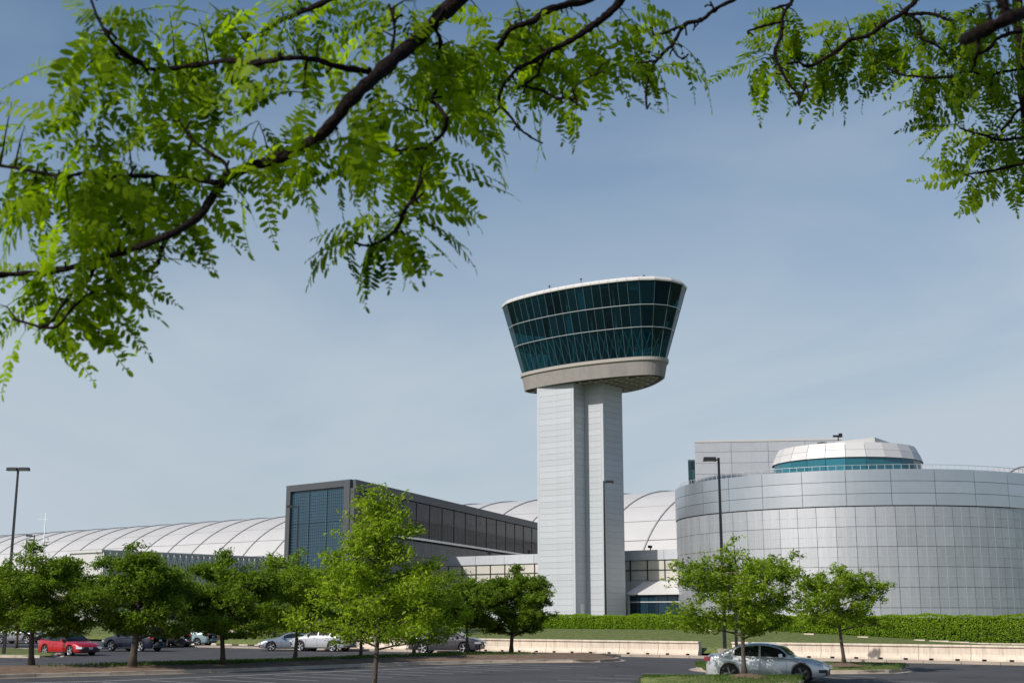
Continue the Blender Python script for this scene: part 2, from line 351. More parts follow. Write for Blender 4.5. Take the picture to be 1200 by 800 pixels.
# retaining wall of segments with coping and drain slots
SEGL = 2.8
def seg_mesh():
    b = MB(); h = SEGL / 2 - 0.012; n0 = (-0.7, 0.7); nw = 0.12; nh = 0.1
    prof = [(-0.28, nh), (-0.24, 0.2), (-0.17, 0.34), (-0.16, 0.7), (0.2, 0.7), (0.2, nh)]
    V = [(x, y, z) for x in (-h, h) for y, z in prof]; k = len(prof)
    b.add(V, [(i, (i + 1) % k, k + (i + 1) % k, k + i) for i in range(k)] + [tuple(range(k - 1, -1, -1)), tuple(range(k, 2 * k))])
    xs = [-h, n0[0] - nw, n0[0] + nw, n0[1] - nw, n0[1] + nw, h]
    for i in (0, 2, 4): b.box(((xs[i] + xs[i + 1]) / 2, -0.04, nh / 2), (xs[i + 1] - xs[i], 0.5, nh))
    return b.mesh('wall_segment', M['stone'])
cp = MB(); h = SEGL / 2 - 0.008
cpr = [(-0.21, 0.7), (-0.24, 0.73), (-0.24, 0.79), (-0.21, 0.82), (0.24, 0.82), (0.24, 0.7)]
V = [(x, y, z) for x in (-h, h) for y, z in cpr]; k = 6
cp.add(V, [(i, (i + 1) % k, k + (i + 1) % k, k + i) for i in range(k)] + [tuple(range(k - 1, -1, -1)), tuple(range(k, 2 * k))])
cpm = cp.mesh('coping', M['stone']); sgm = seg_mesh()
bkm = MB(); bkm.box((0, -0.02, 0.05), (SEGL - 0.1, 0.3, 0.098)); bkm = bkm.mesh('drain_shade_block', M['drain_shade'])  # solid block behind the slots, their inner shade put into its colour
def low_wall(s0, n, label):
    w_ = thing('retaining_wall', label, 'wall', lot(s0, 0, 0.12), -AL, 'low stone walls along the pavement')
    for i in range(n):
        x = (i + 0.5) * SEGL
        link('wall_segment', sgm, w_, (x, 0.2, 0)); link('coping', cpm, w_, (x, 0.2, 0)); link('drain_shade_block', bkm, w_, (x, 0.2, 0))
    return w_
low_wall(-0.1 - SEGL * 11, 11, 'long pale stone low wall with drain slots behind the grey SUV, left of the gap')
low_wall(2.1, 15, 'pale stone low wall behind the silver sedan, running off right past the gap')
# stone edging of the planting bed by the hedge
eg = thing('bed_edging', 'thin pale stone edging strip at the foot of the hedge, right side', 'edging', lot(20, 12.6, 0), -AL)
for i in range(40):
    x = i * 1.25 - 26
    if x < -11 and i % 3: continue
    z = terr_z(20 + x, 12.6); b = MB(); b.box((x, 0.0 , z - 0.02), (1.22 if x > -11 else .7, 0.3, 0.16)); b.build('stone', M['stone'], eg)

# ------------------------------------------------------------------ hedge
def leaf_quads(P, size, nrm=None, spread=1.0):
    n = len(P); a = rng.normal(size=(n, 3)); a /= np.linalg.norm(a, axis=1)[:, None]
    if nrm is not None: a = a * spread + nrm; a /= np.linalg.norm(a, axis=1)[:, None]
    r = rng.normal(size=(n, 3)); x = np.cross(a, r); x /= np.linalg.norm(x, axis=1)[:, None]; y = np.cross(a, x)
    s = (size * rng.uniform(0.7, 1.3, n))[:, None]
    fold = a * s * 0.25
    V = np.stack([P - x * s, P - y * s * 0.5 + fold, P + x * s, P + y * s * 0.5 + fold], 1).reshape(-1, 3)
    Fc = np.arange(4 * n).reshape(n, 4)
    return V, Fc
hd = thing('hedge', 'long clipped bright green hedge on the lawn in front of the tower and round hall', 'hedge', lot(0, 15, 0), -AL)
s0, s1 = -22.0, 62.0
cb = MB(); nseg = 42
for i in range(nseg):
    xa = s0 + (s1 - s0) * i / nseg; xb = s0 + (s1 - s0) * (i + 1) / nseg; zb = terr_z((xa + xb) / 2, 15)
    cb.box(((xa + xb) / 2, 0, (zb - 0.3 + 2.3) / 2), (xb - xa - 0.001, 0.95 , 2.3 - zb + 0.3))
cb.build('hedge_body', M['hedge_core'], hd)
n = 90000; xs = rng.uniform(s0, s1, n); zb = np.array([terr_z(x, 15) for x in xs[:2000]]); 
zb = np.interp(xs, np.linspace(s0, s1, 200), [terr_z(x, 15) for x in np.linspace(s0, s1, 200)])
face = rng.random(n); top = face < 0.42; front = ~top
yy = np.where(top, rng.uniform(-0.75, 0.75, n), -0.72 + rng.normal(0, 0.05, n)); 
bump = 0.09 * np.sin(xs * 0.9) + 0.07 * np.sin(xs * 2.3) + 0.05 * np.sin(xs * 5.1 + 1) + 0.04 * np.sin(xs * 11.7)
zz = np.where(top, 2.42 + bump * 0.6 + rng.normal(0, 0.035, n), zb + rng.uniform(0, 1, n) ** 0.9 * (2.44 - zb))
yy = yy - np.where(front, 0.6 * bump + 0.1 * np.sin(zz * 4 + xs * 3) * 0.5, 0) 
P = np.stack([xs, yy, zz], 1); nr = np.where(top[:, None], np.array([[0, -0.2, 1.0]]), np.array([[0, -1.0, 0.4]]))
V, Fc = leaf_quads(P, 0.06, nr, 0.9)
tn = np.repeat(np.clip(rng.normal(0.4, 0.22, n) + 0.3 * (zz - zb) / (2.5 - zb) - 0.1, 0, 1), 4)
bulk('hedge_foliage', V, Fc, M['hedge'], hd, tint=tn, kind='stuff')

# ------------------------------------------------------------------ islands, kerbs, markings
def smooth_poly(pts, it=2):
    for _ in range(it):
        q = []
        for i in range(len(pts)):
            a, b = pts[i], pts[(i + 1) % len(pts)]; q += [a * 0.75 + b * 0.25, a * 0.25 + b * 0.75]
        pts = q
    return pts
def island(poly, mound, topmat, mulch_spots=(), grassd=0, gutter=0.0):
    """poly: list of Vector xy, counter-clockwise"""
    c = sum(poly, Vector((0, 0, 0))) / len(poly)
    n = len(poly); nrm = []
    for i in range(n):
        d = poly[(i + 1) % n] - poly[i - 1]; q = Vector((d.y, -d.x, 0)).normalized(); nrm.append(q)
    inner = [poly[i] - nrm[i] * 0.16 for i in range(n)]
    i = 0
    # kerb stones
    L = 0; start = 0; pieces = []
    for i in range(n):
        L += (poly[(i + 1) % n] - poly[i]).length
        if L > 1.7 or i == n - 1: pieces.append((start, i + 1)); start = i + 1; L = 0
    for a_, b_ in pieces:
        idx = [k % n for k in range(a_, b_ + 1)]; mb = MB(); V = []; m_ = len(idx)
        for q, k in enumerate(idx):
            o_, i_ = poly[k].copy(), inner[k].copy()
            if q == m_ - 1 and m_ > 1:
                pk = idx[q - 1]; dd = (poly[pk] - poly[k]).normalized() * 0.012; o_ += dd; i_ += dd
            V += [(o_.x, o_.y, -0.02), (o_.x - nrm[k].x * 0.015, o_.y - nrm[k].y * 0.015, 0.15), (i_.x, i_.y, 0.152), (i_.x, i_.y, -0.02)]
        Fc = []
        for q in range(m_ - 1):
            for e in range(4): Fc.append((q * 4 + e, (q + 1) * 4 + e, (q + 1) * 4 + (e + 1) % 4, q * 4 + (e + 1) % 4))
        Fc += [(3, 2, 1, 0), tuple(range(4 * m_ - 4, 4 * m_))]
        mb.add(V, Fc); mb.build('kerb', M['curb'], kind='structure')
    if gutter:
        V = []; 
        for k in range(n):
            V += [(poly[k].x, poly[k].y, 0.006), (poly[k].x + nrm[k].x * gutter, poly[k].y + nrm[k].y * gutter, 0.006)]
        mb = MB(); mb.add(V, [(2 * k, 2 * k + 1, (2 * k + 3) % (2 * n), (2 * k + 2) % (2 * n)) for k in range(n)]); mb.build('gutter', M['curb'], kind='structure')
    rings = [1.0, 0.8, 0.55, 0.3, 0.0]; V = []; Fc = []
    # medial: shrink along normals of the elongated shape
    half = min((p - c).length for p in poly) * 0.98
    ax = max(poly, key=lambda p: (p - c).length) - c; ax = ax.normalized()
    for j, r in enumerate(rings):
        for k in range(n):
            d = inner[k] - c; al = ax * d.dot(ax); pe = d - al
            q = c + al * (1 - (1 - r) * 0.12) + pe * r
            V.append((q.x, q.y, 0.13 + mound * (1 - r ** 2) + rng.normal(0, 0.008)))
    for j in range(len(rings) - 1):
        for k in range(n):
            k2 = (k + 1) % n; Fc.append((j * n + k, j * n + k2, (j + 1) * n + k2, (j + 1) * n + k))
    mb = MB(); mb.add(V, Fc, 0, True); mb.build('planting_bed', topmat, kind='structure')
    return c, ax
def blades(name, pts, h=0.1, wd=0.02, **kw):
    P = np.array(pts); n = len(P); an = rng.uniform(0, 2 * math.pi, n); hh = h * rng.uniform(0.5, 1.3, n)
    d = np.stack([np.cos(an), np.sin(an), np.zeros(n)], 1); lean = rng.normal(0, 0.35, (n, 2)) * hh[:, None]
    T = P.copy(); T[:, :2] += lean; T[:, 2] += hh
    V = np.stack([P - d * wd, P + d * wd, T], 1).reshape(-1, 3)
    return bulk(name, V, np.arange(3 * n).reshape(n, 3), M['blade'], None, tint=np.repeat(rng.random(n), 3), kind='stuff')
def xy(p): return Vector((p.x, p.y, 0))
# island 1: long mulch strip with the tree row
front = [gr(-140, 801), gr(0, 794), gr(150, 790.5), gr(300, 786), gr(405, 781.5), gr(465, 779), gr(540, 777), gr(600, 775.6), gr(690, 775.8)]
back = [gr(735, 772.6), gr(700, 769), gr(620, 768.2), gr(560, 768.4), gr(480, 771), gr(400, 774.2), gr(300, 779), gr(150, 783.5), gr(0, 785), gr(-140, 787)]
pl = smooth_poly([xy(p) for p in front + back], 2)
def poly_strip(name, fr, bk, m_, zc, mt):
    V = []; n = len(fr)
    for f_, b_ in zip(fr, bk):
        for q in range(m_ + 1):
            r = q / m_; p = f_.lerp(b_, r); V.append((p.x, p.y, 0.13 + zc * math.sin(math.pi * r) + rng.normal(0, 0.01)))
    k = m_ + 1; mb = MB(); mb.add(V, [(i * k + j, (i + 1) * k + j, (i + 1) * k + j + 1, i * k + j + 1) for i in range(n - 1) for j in range(m_)], 0, True)
    return mb.build(name, mt, kind='structure')
def resample(pts, n):
    d = [0]
    for a_, b_ in zip(pts, pts[1:]): d.append(d[-1] + (b_ - a_).length)
    out = []
    for i in range(n):
        x = d[-1] * i / (n - 1)
        for j in range(len(pts) - 1):
            if x <= d[j + 1] + 1e-9: out.append(pts[j].lerp(pts[j + 1], (x - d[j]) / (d[j + 1] - d[j]))); break
    return out
def kerb_run(pts, inward, w_=0.15, gut=0.35):
    pts = resample(pts, max(3, int(sum((b_ - a_).length for a_, b_ in zip(pts, pts[1:])) / 1.5)))
    for a_, b_ in zip(pts, pts[1:]):
        d = (b_ - a_).normalized(); nn = Vector((-d.y, d.x, 0)) * inward
        A, B = a_ + d * 0.008, b_ - d * 0.008
        pr = [(0, -0.02), (0.02, 0.14), (0.04, 0.155), (w_, 0.155), (w_, -0.02)]
        V = [tuple(q + nn * x + Vector((0, 0, z))) for q in (A, B) for x, z in pr]; k = 5
        mb = MB(); mb.add(V, [(i, (i + 1) % k, k + (i + 1) % k, k + i) for i in range(k)] + [tuple(range(k)), tuple(range(k, 2 * k))])
        mb.build('kerb', M['curb'], kind='structure')
        if gut:
            mb = MB(); mb.add([tuple(q - nn * x + Vector((0, 0, 0.006))) for q, x in ((A, 0.0), (B, 0.0), (B, gut), (A, gut))], [(0, 1, 2, 3)]); mb.build('gutter', M['curb'], kind='structure')
def strip_island(fr, bk, zc, mt, n=40, gut=0.35):
    fr = [xy(p) for p in fr]; bk = [xy(p) for p in bk]
    loop = smooth_poly(fr + bk[::-1], 2)
    # loop as kerb
    run = loop + [loop[0]]
    area = sum(p.x * q.y - q.x * p.y for p, q in zip(run, run[1:]))
    kerb_run(run, 1 if area > 0 else -1, gut=gut)
    ax = (fr[-1] - fr[0]).normalized(); lo_i = min(range(len(loop)), key=lambda i: loop[i].dot(ax)); lp = loop[lo_i:] + loop[:lo_i]
    hi_i = max(range(len(lp)), key=lambda i: lp[i].dot(ax)); A_ = lp[:hi_i + 1]; B_ = [lp[0]] + lp[:hi_i - 1:-1] if hi_i > 0 else lp
    B_ = [lp[0]] + list(reversed(lp[hi_i:]))
    c_ = sum(loop, Vector((0, 0, 0))) / len(loop)
    ins = lambda q: [p + (c_ - p).normalized() * .04 for p in q]
    poly_strip('planting_bed', resample(ins(A_), n), resample(ins(B_), n), 8, zc, mt)
F1 = [gr(-140, 801), gr(0, 794), gr(150, 790.5), gr(300, 786), gr(405, 781.5), gr(465, 779.3), gr(540, 777.2), gr(620, 775.8), gr(722, 775.6)]
B1 = [gr(-140, 788), gr(0, 785.5), gr(150, 783.5), gr(300, 779.5), gr(400, 775.2), gr(480, 772), gr(560, 769.5), gr(630, 769), gr(730, 772)]
strip_island(F1, B1, 0.2, M['mulch'], 50)
def strip_grass(fr, bk, n, r0, r1, x0=0, x1=1, h=0.1, zc=0.2, clumps=None, wd=0.02):
    fr = resample([xy(p) for p in fr], 60); bk = resample([xy(p) for p in bk], 60); pts = []
    while len(pts) < n:
        if clumps: cx, sx_ = clumps[rng.integers(len(clumps))]; x = cx + rng.normal(0, sx_)
        else: x = rng.uniform(x0, x1)
        if not 0 < x < 1: continue
        i = min(58, int(x * 59)); f = x * 59 - i; r = rng.uniform(r0, r1)
        a_ = fr[i].lerp(fr[i + 1], f); b_ = bk[i].lerp(bk[i + 1], f); p = a_.lerp(b_, r)
        pts.append((p.x, p.y, 0.12 + zc * math.sin(math.pi * r)))
    return pts
# island 3 (nearest, in front of the silver sedan), island 2 (behind it)
F3 = [gr(745, 799.6, .15), gr(765, 800.5, .15), gr(850, 801, .15), gr(935, 800, .15)]
B3 = [gr(762, 795.0, .15), gr(775, 793.8, .15), gr(850, 793.4, .15), gr(950, 794.5, .15)]
strip_island(F3, B3, 0.2, M['grass'], 24)
F2 = [gr(815, 784.6), gr(830, 788), gr(930, 789.3), gr(1020, 789), gr(1056, 788)]
B2 = [gr(815, 783), gr(835, 781), gr(930, 781), gr(1020, 781.5), gr(1066, 784)]
strip_island(F2, B2, 0.2, M['grass'], 24)
# tree-shade planting far left
F4 = [gr(-120, 768), gr(0, 770), gr(45, 770.5), gr(70, 770)]
B4 = [gr(-120, 760), gr(0, 761), gr(45, 762), gr(66, 765)]
strip_island(F4, B4, 0.1, M['grass'], 20)
gp = strip_grass(F1, B1, 16000, 0.35, 0.93, h=.12, clumps=[(0.28, .045), (0.40, .03), (0.49, .02), (0.62, .012), (0.70, .025), (0.735, 0.02), (0.80, .025), (0.34, 0.03), (0.57, 0.015)])
blades('grass_tufts', gp, 0.13, 0.03)
blades('grass_blades', strip_grass(F3, B3, 7000, 0.03, 0.97), 0.07, 0.012)
blades('grass_blades', strip_grass(F2, B2, 6000, 0.03, 0.97), 0.07, 0.015)
def disc(p, r, z, mt):
    mb = MB(); n = 20; V = [(p.x + r * math.cos(6.283 * k / n) * random.uniform(.85, 1.1), p.y + r * 0.8 * math.sin(6.283 * k / n), z - 0.07) for k in range(n)] + [(p.x, p.y, z + .1)]
    mb.add(V, [(k, (k + 1) % n, n) for k in range(n)], 0, True); mb.build('mulch_ring', mt, kind='structure')

# painted stall lines
def line(a_, b_, wd=0.11):
    d = (b_ - a_).normalized(); n_ = Vector((-d.y, d.x, 0)) * wd / 2
    mb = MB(); mb.add([tuple(q + Vector((0, 0, 0.005))) for q in (a_ - n_, b_ - n_, b_ + n_, a_ + n_)], [(0, 1, 2, 3)]); mb.build('stall_line', M['paint'], kind='structure')
row = resample([gr(-100, 803), gr(120, 797.6), gr(300, 790.3), gr(427, 785), gr(520, 781), gr(600, 777.8)], 60)
for a_, b_ in zip(row, row[1:]): line(a_, b_, 0.2)
S0 = gr(302, 792); S1 = gr(399, 796.4); sdv = (S1 - S0).normalized() * 4.9
rw = resample([gr(120, 799.0), gr(200, 796.2), gr(302, 792), gr(400, 787.6), gr(462, 784.3), gr(560, 780.5), gr(610, 778.6)], 13)
for p in rw: line(p, p + sdv)
for (u0, v0, u1, v1) in ((753, 788.3, 828, 790.6), (721, 791, 818, 793.6), (688, 793.4, 784, 796.2), (654, 796.9, 740, 799.6), (613, 799.6, 700, 802.6), (0, 803, 100, 806)):
    line(gr(u0, v0), gr(u1, v1))
line(gr(985, 791.2), gr(1025, 793.2)); line(gr(960, 793), gr(1003, 795.4)); line(gr(1030, 797), gr(1100, 800))

# ------------------------------------------------------------------ control tower
TA = R(38); T1 = Vector((math.cos(TA), -math.sin(TA), 0)); T2 = Vector((math.sin(TA), math.cos(TA), 0))
tw = thing('control_tower', 'tall pale panelled observation tower with flared dark glass cab', 'tower', (11.0, 176.0, 0), -TA)
ZB, ZS = 1.3, 33.8
def clad_box(x0, x1, y0, y1, z0, z1, faces, rows, parent, pm, core, gap=0.024, edge=0.38, name='panel'):
    """box in local coords with proud panels on the listed faces ('f' y0 side, 'r' x1 side, 'l', 'b')"""
    c = MB(); c.box(((x0 + x1) / 2, (y0 + y1) / 2, (z0 + z1) / 2), (x1 - x0 - .12, y1 - y0 - .12, z1 - z0)); c.build('core', core, parent)
    hgt = (z1 - z0) / rows
    for f in faces:
        L = (x1 - x0) if f in 'fb' else (y1 - y0)
        b = MB(); 
        if f in 'fb': b.box((0, 0, 0), (L - 2 * edge - gap, 0.06, hgt - gap))
        else: b.box((0, 0, 0), (0.06, L - 2 * edge - gap, hgt - gap))
        me = b.mesh(name, pm)
        cx, cy = (x0 + x1) / 2, (y0 + y1) / 2
        pos = {'f': (cx, y0 - 0.03 + .06), 'b': (cx, y1 + 0.03 - .06), 'r': (x1 + .03 - .06, cy), 'l': (x0 - .03 + .06, cy)}[f]
        for i in range(rows): link(name, me, parent, (pos[0], pos[1], z0 + (i + .5) * hgt))
        if edge > 0.05:
            for sg in (-1, 1):
                t = MB(); off = sg * (L / 2 - edge / 2 - 0.003)
                if f in 'fb': t.box((pos[0] + off, pos[1], (z0 + z1) / 2), (edge - 0.01, 0.062, z1 - z0))
                else: t.box((pos[0], pos[1] + off, (z0 + z1) / 2), (0.062, edge - 0.01, z1 - z0))
                t.build('corner_trim', pm, parent)
XL, XM, XR = -7.15, -0.9, 2.15; YF, YR, YB = -3.05, -0.45, 4.35
clad_box(XL, XM, YF, YB, ZB, ZS, 'flr', 40, tw, M['panel'], M['panel_core'])
clad_box(XM + .003, XR, YR, YB - .003, ZB, ZS - .01, 'fr', 40, tw, M['panel'], M['panel_core'])
d_ = MB(); d_.box((XM + .03, -1.6, ZB + 1.3), (0.05, 0.95, 2.6)); d_.build('door', M['alu'], tw)
# cab outline
def cab_outline(n=480):
    P = []; hw = 10.9
    for i in range(201): x = -hw + .4 + (2 * hw - .4) * i / 200; P.append((x - .05, -4.0 + 1.9 * (x / hw) ** 2))
    for i in range(1, 100): f = i / 100; P.append((hw - .05 + .9 * math.sin(math.pi * f * .7), -2.15 + 3.2 * f))
    for i in range(0, 100): f = i / 100; P.append(((hw + .55) * (1 - f) , 1.05 + 7.4 * f + 1.3 * math.sin(math.pi * f)))
    for i in range(0, 100): f = i / 100; P.append((-(hw - .35) * f, 8.45 - 7.4 * f + 1.3 * math.sin(math.pi * f)))
    for i in range(0, 100): f = i / 100; P.append((-hw + .35 - .4 * math.sin(math.pi * f), 1.05 - 3.2 * f))
    P = np.array(P); d = np.r_[0, np.cumsum(np.linalg.norm(np.roll(P, -1, 0) - P, axis=1))]
    Q = np.vstack([P, P[:1]]); s = np.linspace(0, d[-1], n, endpoint=False)
    X = np.stack([np.interp(s, d, Q[:, 0]), np.interp(s, d, Q[:, 1])], 1)
    ds = d[-1] / n; sg = 1.25 / ds; k = np.arange(-int(3 * sg), int(3 * sg) + 1); wt = np.exp(-k ** 2 / (2 * sg * sg)); wt /= wt.sum()
    Y = sum(w_ * np.roll(X, -kk, 0) for w_, kk in zip(wt, k))
    t = np.roll(Y, -1, 0) - np.roll(Y, 1, 0); t /= np.linalg.norm(t, axis=1)[:, None]
    nr = np.stack([t[:, 1], -t[:, 0]], 1)
    return Y, nr
CO, CN = cab_outline(); NC = len(CO)
def cabp(i, d, z): i %= NC; return (CO[i, 0] + CN[i, 0] * d, CO[i, 1] + CN[i, 1] * d, z)
def cab_ring(prof, idx=None, mt=None, name='ring', closed=True, smooth=True, cap=False):
    idx = idx if idx is not None else list(range(0, NC, 4)); m_ = len(prof); V = []; Fc = []
    for i in idx:
        for d, z in prof: V.append(cabp(i, d, z))
    n = len(idx); rg = n if closed else n - 1
    for a_ in range(rg):
        b_ = (a_ + 1) % n
        for q in range(m_): Fc.append((a_ * m_ + q, b_ * m_ + q, b_ * m_ + (q + 1) % m_, a_ * m_ + (q + 1) % m_))
    if not closed: Fc += [tuple(range(m_)), tuple(range((n - 1) * m_, n * m_))]
    mb = MB(); mb.add(V, Fc, 0, False); return mb.build(name, mt, tw)
Z0, Z1, Z1b, Z2, Z3, Z4, Z5 = 33.55, 35.4, 35.95, 39.75, 42.6, 45.65, 46.2
def dg(z): return 0.32 + (z - Z1b) / (Z4 - Z1b) * 2.85
NB = 48; bi = [int(NC * k / NB) for k in range(NB)]
# concrete skirt panels
for k in range(0, NB, 2):
    i0, i1 = bi[k], (bi[k + 2] if k + 2 < NB else NC)
    st = list(range(i0, i1 + 1, 5)); 
    if st[-1] != i1: st.append(i1)
    cab_ring([(-0.25, Z0 + .02), (0.0, Z0), (0.36, Z1), (0.1, Z1 + .01)], st, M['conc'], 'skirt_panel', closed=False)
cab_ring([(0.0, Z1 + .012), (0.30, Z1 + .014), (0.56, Z1 + .1), (0.6, Z1b - .02), (0.2, Z1b)], None, M['conc_lip'], 'sill')
# soffit
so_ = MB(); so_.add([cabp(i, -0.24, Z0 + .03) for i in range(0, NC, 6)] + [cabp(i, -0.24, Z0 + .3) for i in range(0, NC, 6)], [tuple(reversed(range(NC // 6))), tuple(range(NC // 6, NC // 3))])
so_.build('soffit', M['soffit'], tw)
poly = CO - CN * 0.9
def span(y):
    xs_ = []
    for i in range(NC):
        a_, b_ = poly[i], poly[(i + 1) % NC]
        if (a_[1] - y) * (b_[1] - y) < 0: xs_.append(a_[0] + (b_[0] - a_[0]) * (y - a_[1]) / (b_[1] - a_[1]))
    return (min(xs_), max(xs_)) if len(xs_) > 1 else None
def spanx(x):
    ys_ = []
    for i in range(NC):
        a_, b_ = poly[i], poly[(i + 1) % NC]
        if (a_[0] - x) * (b_[0] - x) < 0: ys_.append(a_[1] + (b_[1] - a_[1]) * (x - a_[0]) / (b_[0] - a_[0]))
    return (min(ys_), max(ys_)) if len(ys_) > 1 else None
for y in np.arange(-3.4, 8.4, 1.25):
    sp = span(y)
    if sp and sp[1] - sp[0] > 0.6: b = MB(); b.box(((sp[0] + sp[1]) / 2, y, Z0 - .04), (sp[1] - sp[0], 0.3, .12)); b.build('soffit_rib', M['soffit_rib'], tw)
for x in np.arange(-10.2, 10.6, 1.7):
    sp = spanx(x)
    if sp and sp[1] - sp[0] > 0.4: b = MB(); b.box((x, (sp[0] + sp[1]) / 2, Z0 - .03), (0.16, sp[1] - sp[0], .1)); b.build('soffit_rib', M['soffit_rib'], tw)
# glazing: flat panes between bay lines
for za, zb_, nm in ((Z1b, Z2, 0), (Z2, Z3, 1), (Z3, Z4, 2)):
    za_, zb2 = za + .05, zb_ - .05
    for k in range(NB):
        A0 = Vector(cabp(bi[k], dg(za_), za_)); B0 = Vector(cabp(bi[(k + 1) % NB], dg(za_), za_)); A1 = Vector(cabp(bi[k], dg(zb2), zb2)); B1_ = Vector(cabp(bi[(k + 1) % NB], dg(zb2), zb2))
        n_ = (B0 - A0).cross(A1 - A0).normalized() * -0.03
        ex = (B0 - A0).normalized() * .03; A0 += ex; A1 += ex; B0 -= ex; B1_ -= ex
        # tiny set-up angle differs pane to pane
        mb = MB(); V = [A0, B0, B1_, A1, A0 + n_, B0 + n_, B1_ + n_, A1 + n_]
        j = (B0 - A0).cross(A1 - A0).normalized() * random.uniform(-.008, .008); V[2] = V[2] + j; V[3] = V[3] + j
        mb.add([V[0], V[1], V[2], V[3]], [(0, 1, 2, 3)]); mb.build('pane', M['cab_glass'], tw)
for k in range(NB):
    A = [Vector(cabp(bi[k], dg(z) + .01, z)) for z in (Z1b, Z4)]
    mb = MB(); mb.bar(A[0], A[1], 0.035, 0.05); mb.build('mullion', M['mullion'], tw)
for z in (Z2, Z3):
    cab_ring([(dg(z) - .05, z - .03), (dg(z) + .06, z - .032), (dg(z) + .07, z + .03), (dg(z) - .05, z + .03)], bi, M['alu'], 'transom')
for k in range(NB):
    for za, zb_ in ((Z2, Z3), (Z3, Z4)):
        if random.random() < .3:
            f = random.choice((.35, .55, 1.0, 1.0)); zt_ = zb_ - .15; zl = zt_ - (zb_ - za - .3) * f
            V = [cabp(bi[k] + 1, dg(zl) - .3, zl), cabp(bi[(k + 1) % NB] - 1, dg(zl) - .3, zl), cabp(bi[(k + 1) % NB] - 1, dg(zt_) - .3, zt_), cabp(bi[k] + 1, dg(zt_) - .3, zt_)]
            mb = MB(); mb.add(V, [(0, 1, 2, 3)]); mb.build('blind', random.choice((M['interior'], M['blind'], M['interior'])), tw)
    if k % 3 == 0:
        mb = MB(); mb.bar(cabp(bi[k], dg(Z1b) - .9, Z1b), cabp(bi[k], dg(Z4) - 1.6, Z4 - .3), .22); mb.build('column', M['alu'], tw)
# zig-zag bracing behind lowest tier, floors and core
for k in range(NB):
    for sgn in (0, 1):
        i0 = bi[k] ; i1 = bi[(k + 1) % NB] 
        a_ = cabp(i0 if sgn else i1, dg(Z1b + .1) - .35, Z1b + .1); b_ = cabp(i1 if sgn else i0, dg(Z2 - .1) - .35, Z2 - .1)
        mb = MB(); mb.bar(a_, b_, 0.1); mb.build('brace', M['brace'], tw)
for z, dd in ((Z1b + .02, -.1), (Z2, -.2), (Z3, -.2), (Z4 - .35, -.2)):
    m_ = NC // 6; mb = MB(); mb.add([cabp(i, dg(z) + dd, z - .12) for i in range(0, NC, 6)] + [cabp(i, dg(z) + dd, z + .04) for i in range(0, NC, 6)], [tuple(reversed(range(m_))), tuple(range(m_, 2 * m_))] + [(i, (i + 1) % m_, m_ + (i + 1) % m_, m_ + i) for i in range(m_)]); mb.build('floor_slab', M['floor'], tw)
cr = MB(); cr.box((-1, 1, (Z1b + Z4) / 2), (11, 5, Z4 - Z1b - .5)); cr.build('service_core', M['interior'], tw)
# roof fascia in lengths + roof deck
for k in range(NB):
    i0, i1 = bi[k], (bi[k + 1] if k + 1 < NB else NC)
    dz = dg(Z4)
    V = []
    for i, e in ((i0, 0.02), (i1, -0.02)):
        tx, ty = -CN[i % NC, 1] * e, CN[i % NC, 0] * e
        for d, z in ((dz - .3, Z4 - .03), (dz + .12, Z4), (dz + .16, Z4 + .18), (dz - .12, Z5), (dz - .4, Z5 - .02)):
            p = cabp(i, d, z); V.append((p[0] + tx, p[1] + ty, p[2]))
    mb = MB(); mb.add(V, [(q, (q + 1) % 5, 5 + (q + 1) % 5, 5 + q) for q in range(5)] + [tuple(range(5)), tuple(range(5, 10))]); mb.build('fascia_panel', M['fascia'], tw)
m_ = NC // 6; mb = MB(); mb.add([cabp(i, dg(Z4) - .25, Z5 - .12) for i in range(0, NC, 6)], [tuple(range(m_))]); mb.build('roof', M['white_panel'], tw)
b = MB(); b.box((9.6, -3.2, Z5 + .2), (1.6, 1.6, .8), R(20), taper=.5); b.build('roof_hatch', M['dark_frame'], tw)
for (x, y, hh) in ((-3, -5.6, .8), (2.2, -5.4, 1.0), (10.5, -2.6, .7), (6.8, -2.2, .9), (-6, -4.6, .5)):
    b = MB(); b.bar((x, y, Z5 - .1), (x, y, Z5 + hh), .06); b.box((x, y, Z5 + hh), (.25, .12, .2)); b.build('antenna', M['dark_metal'], tw)

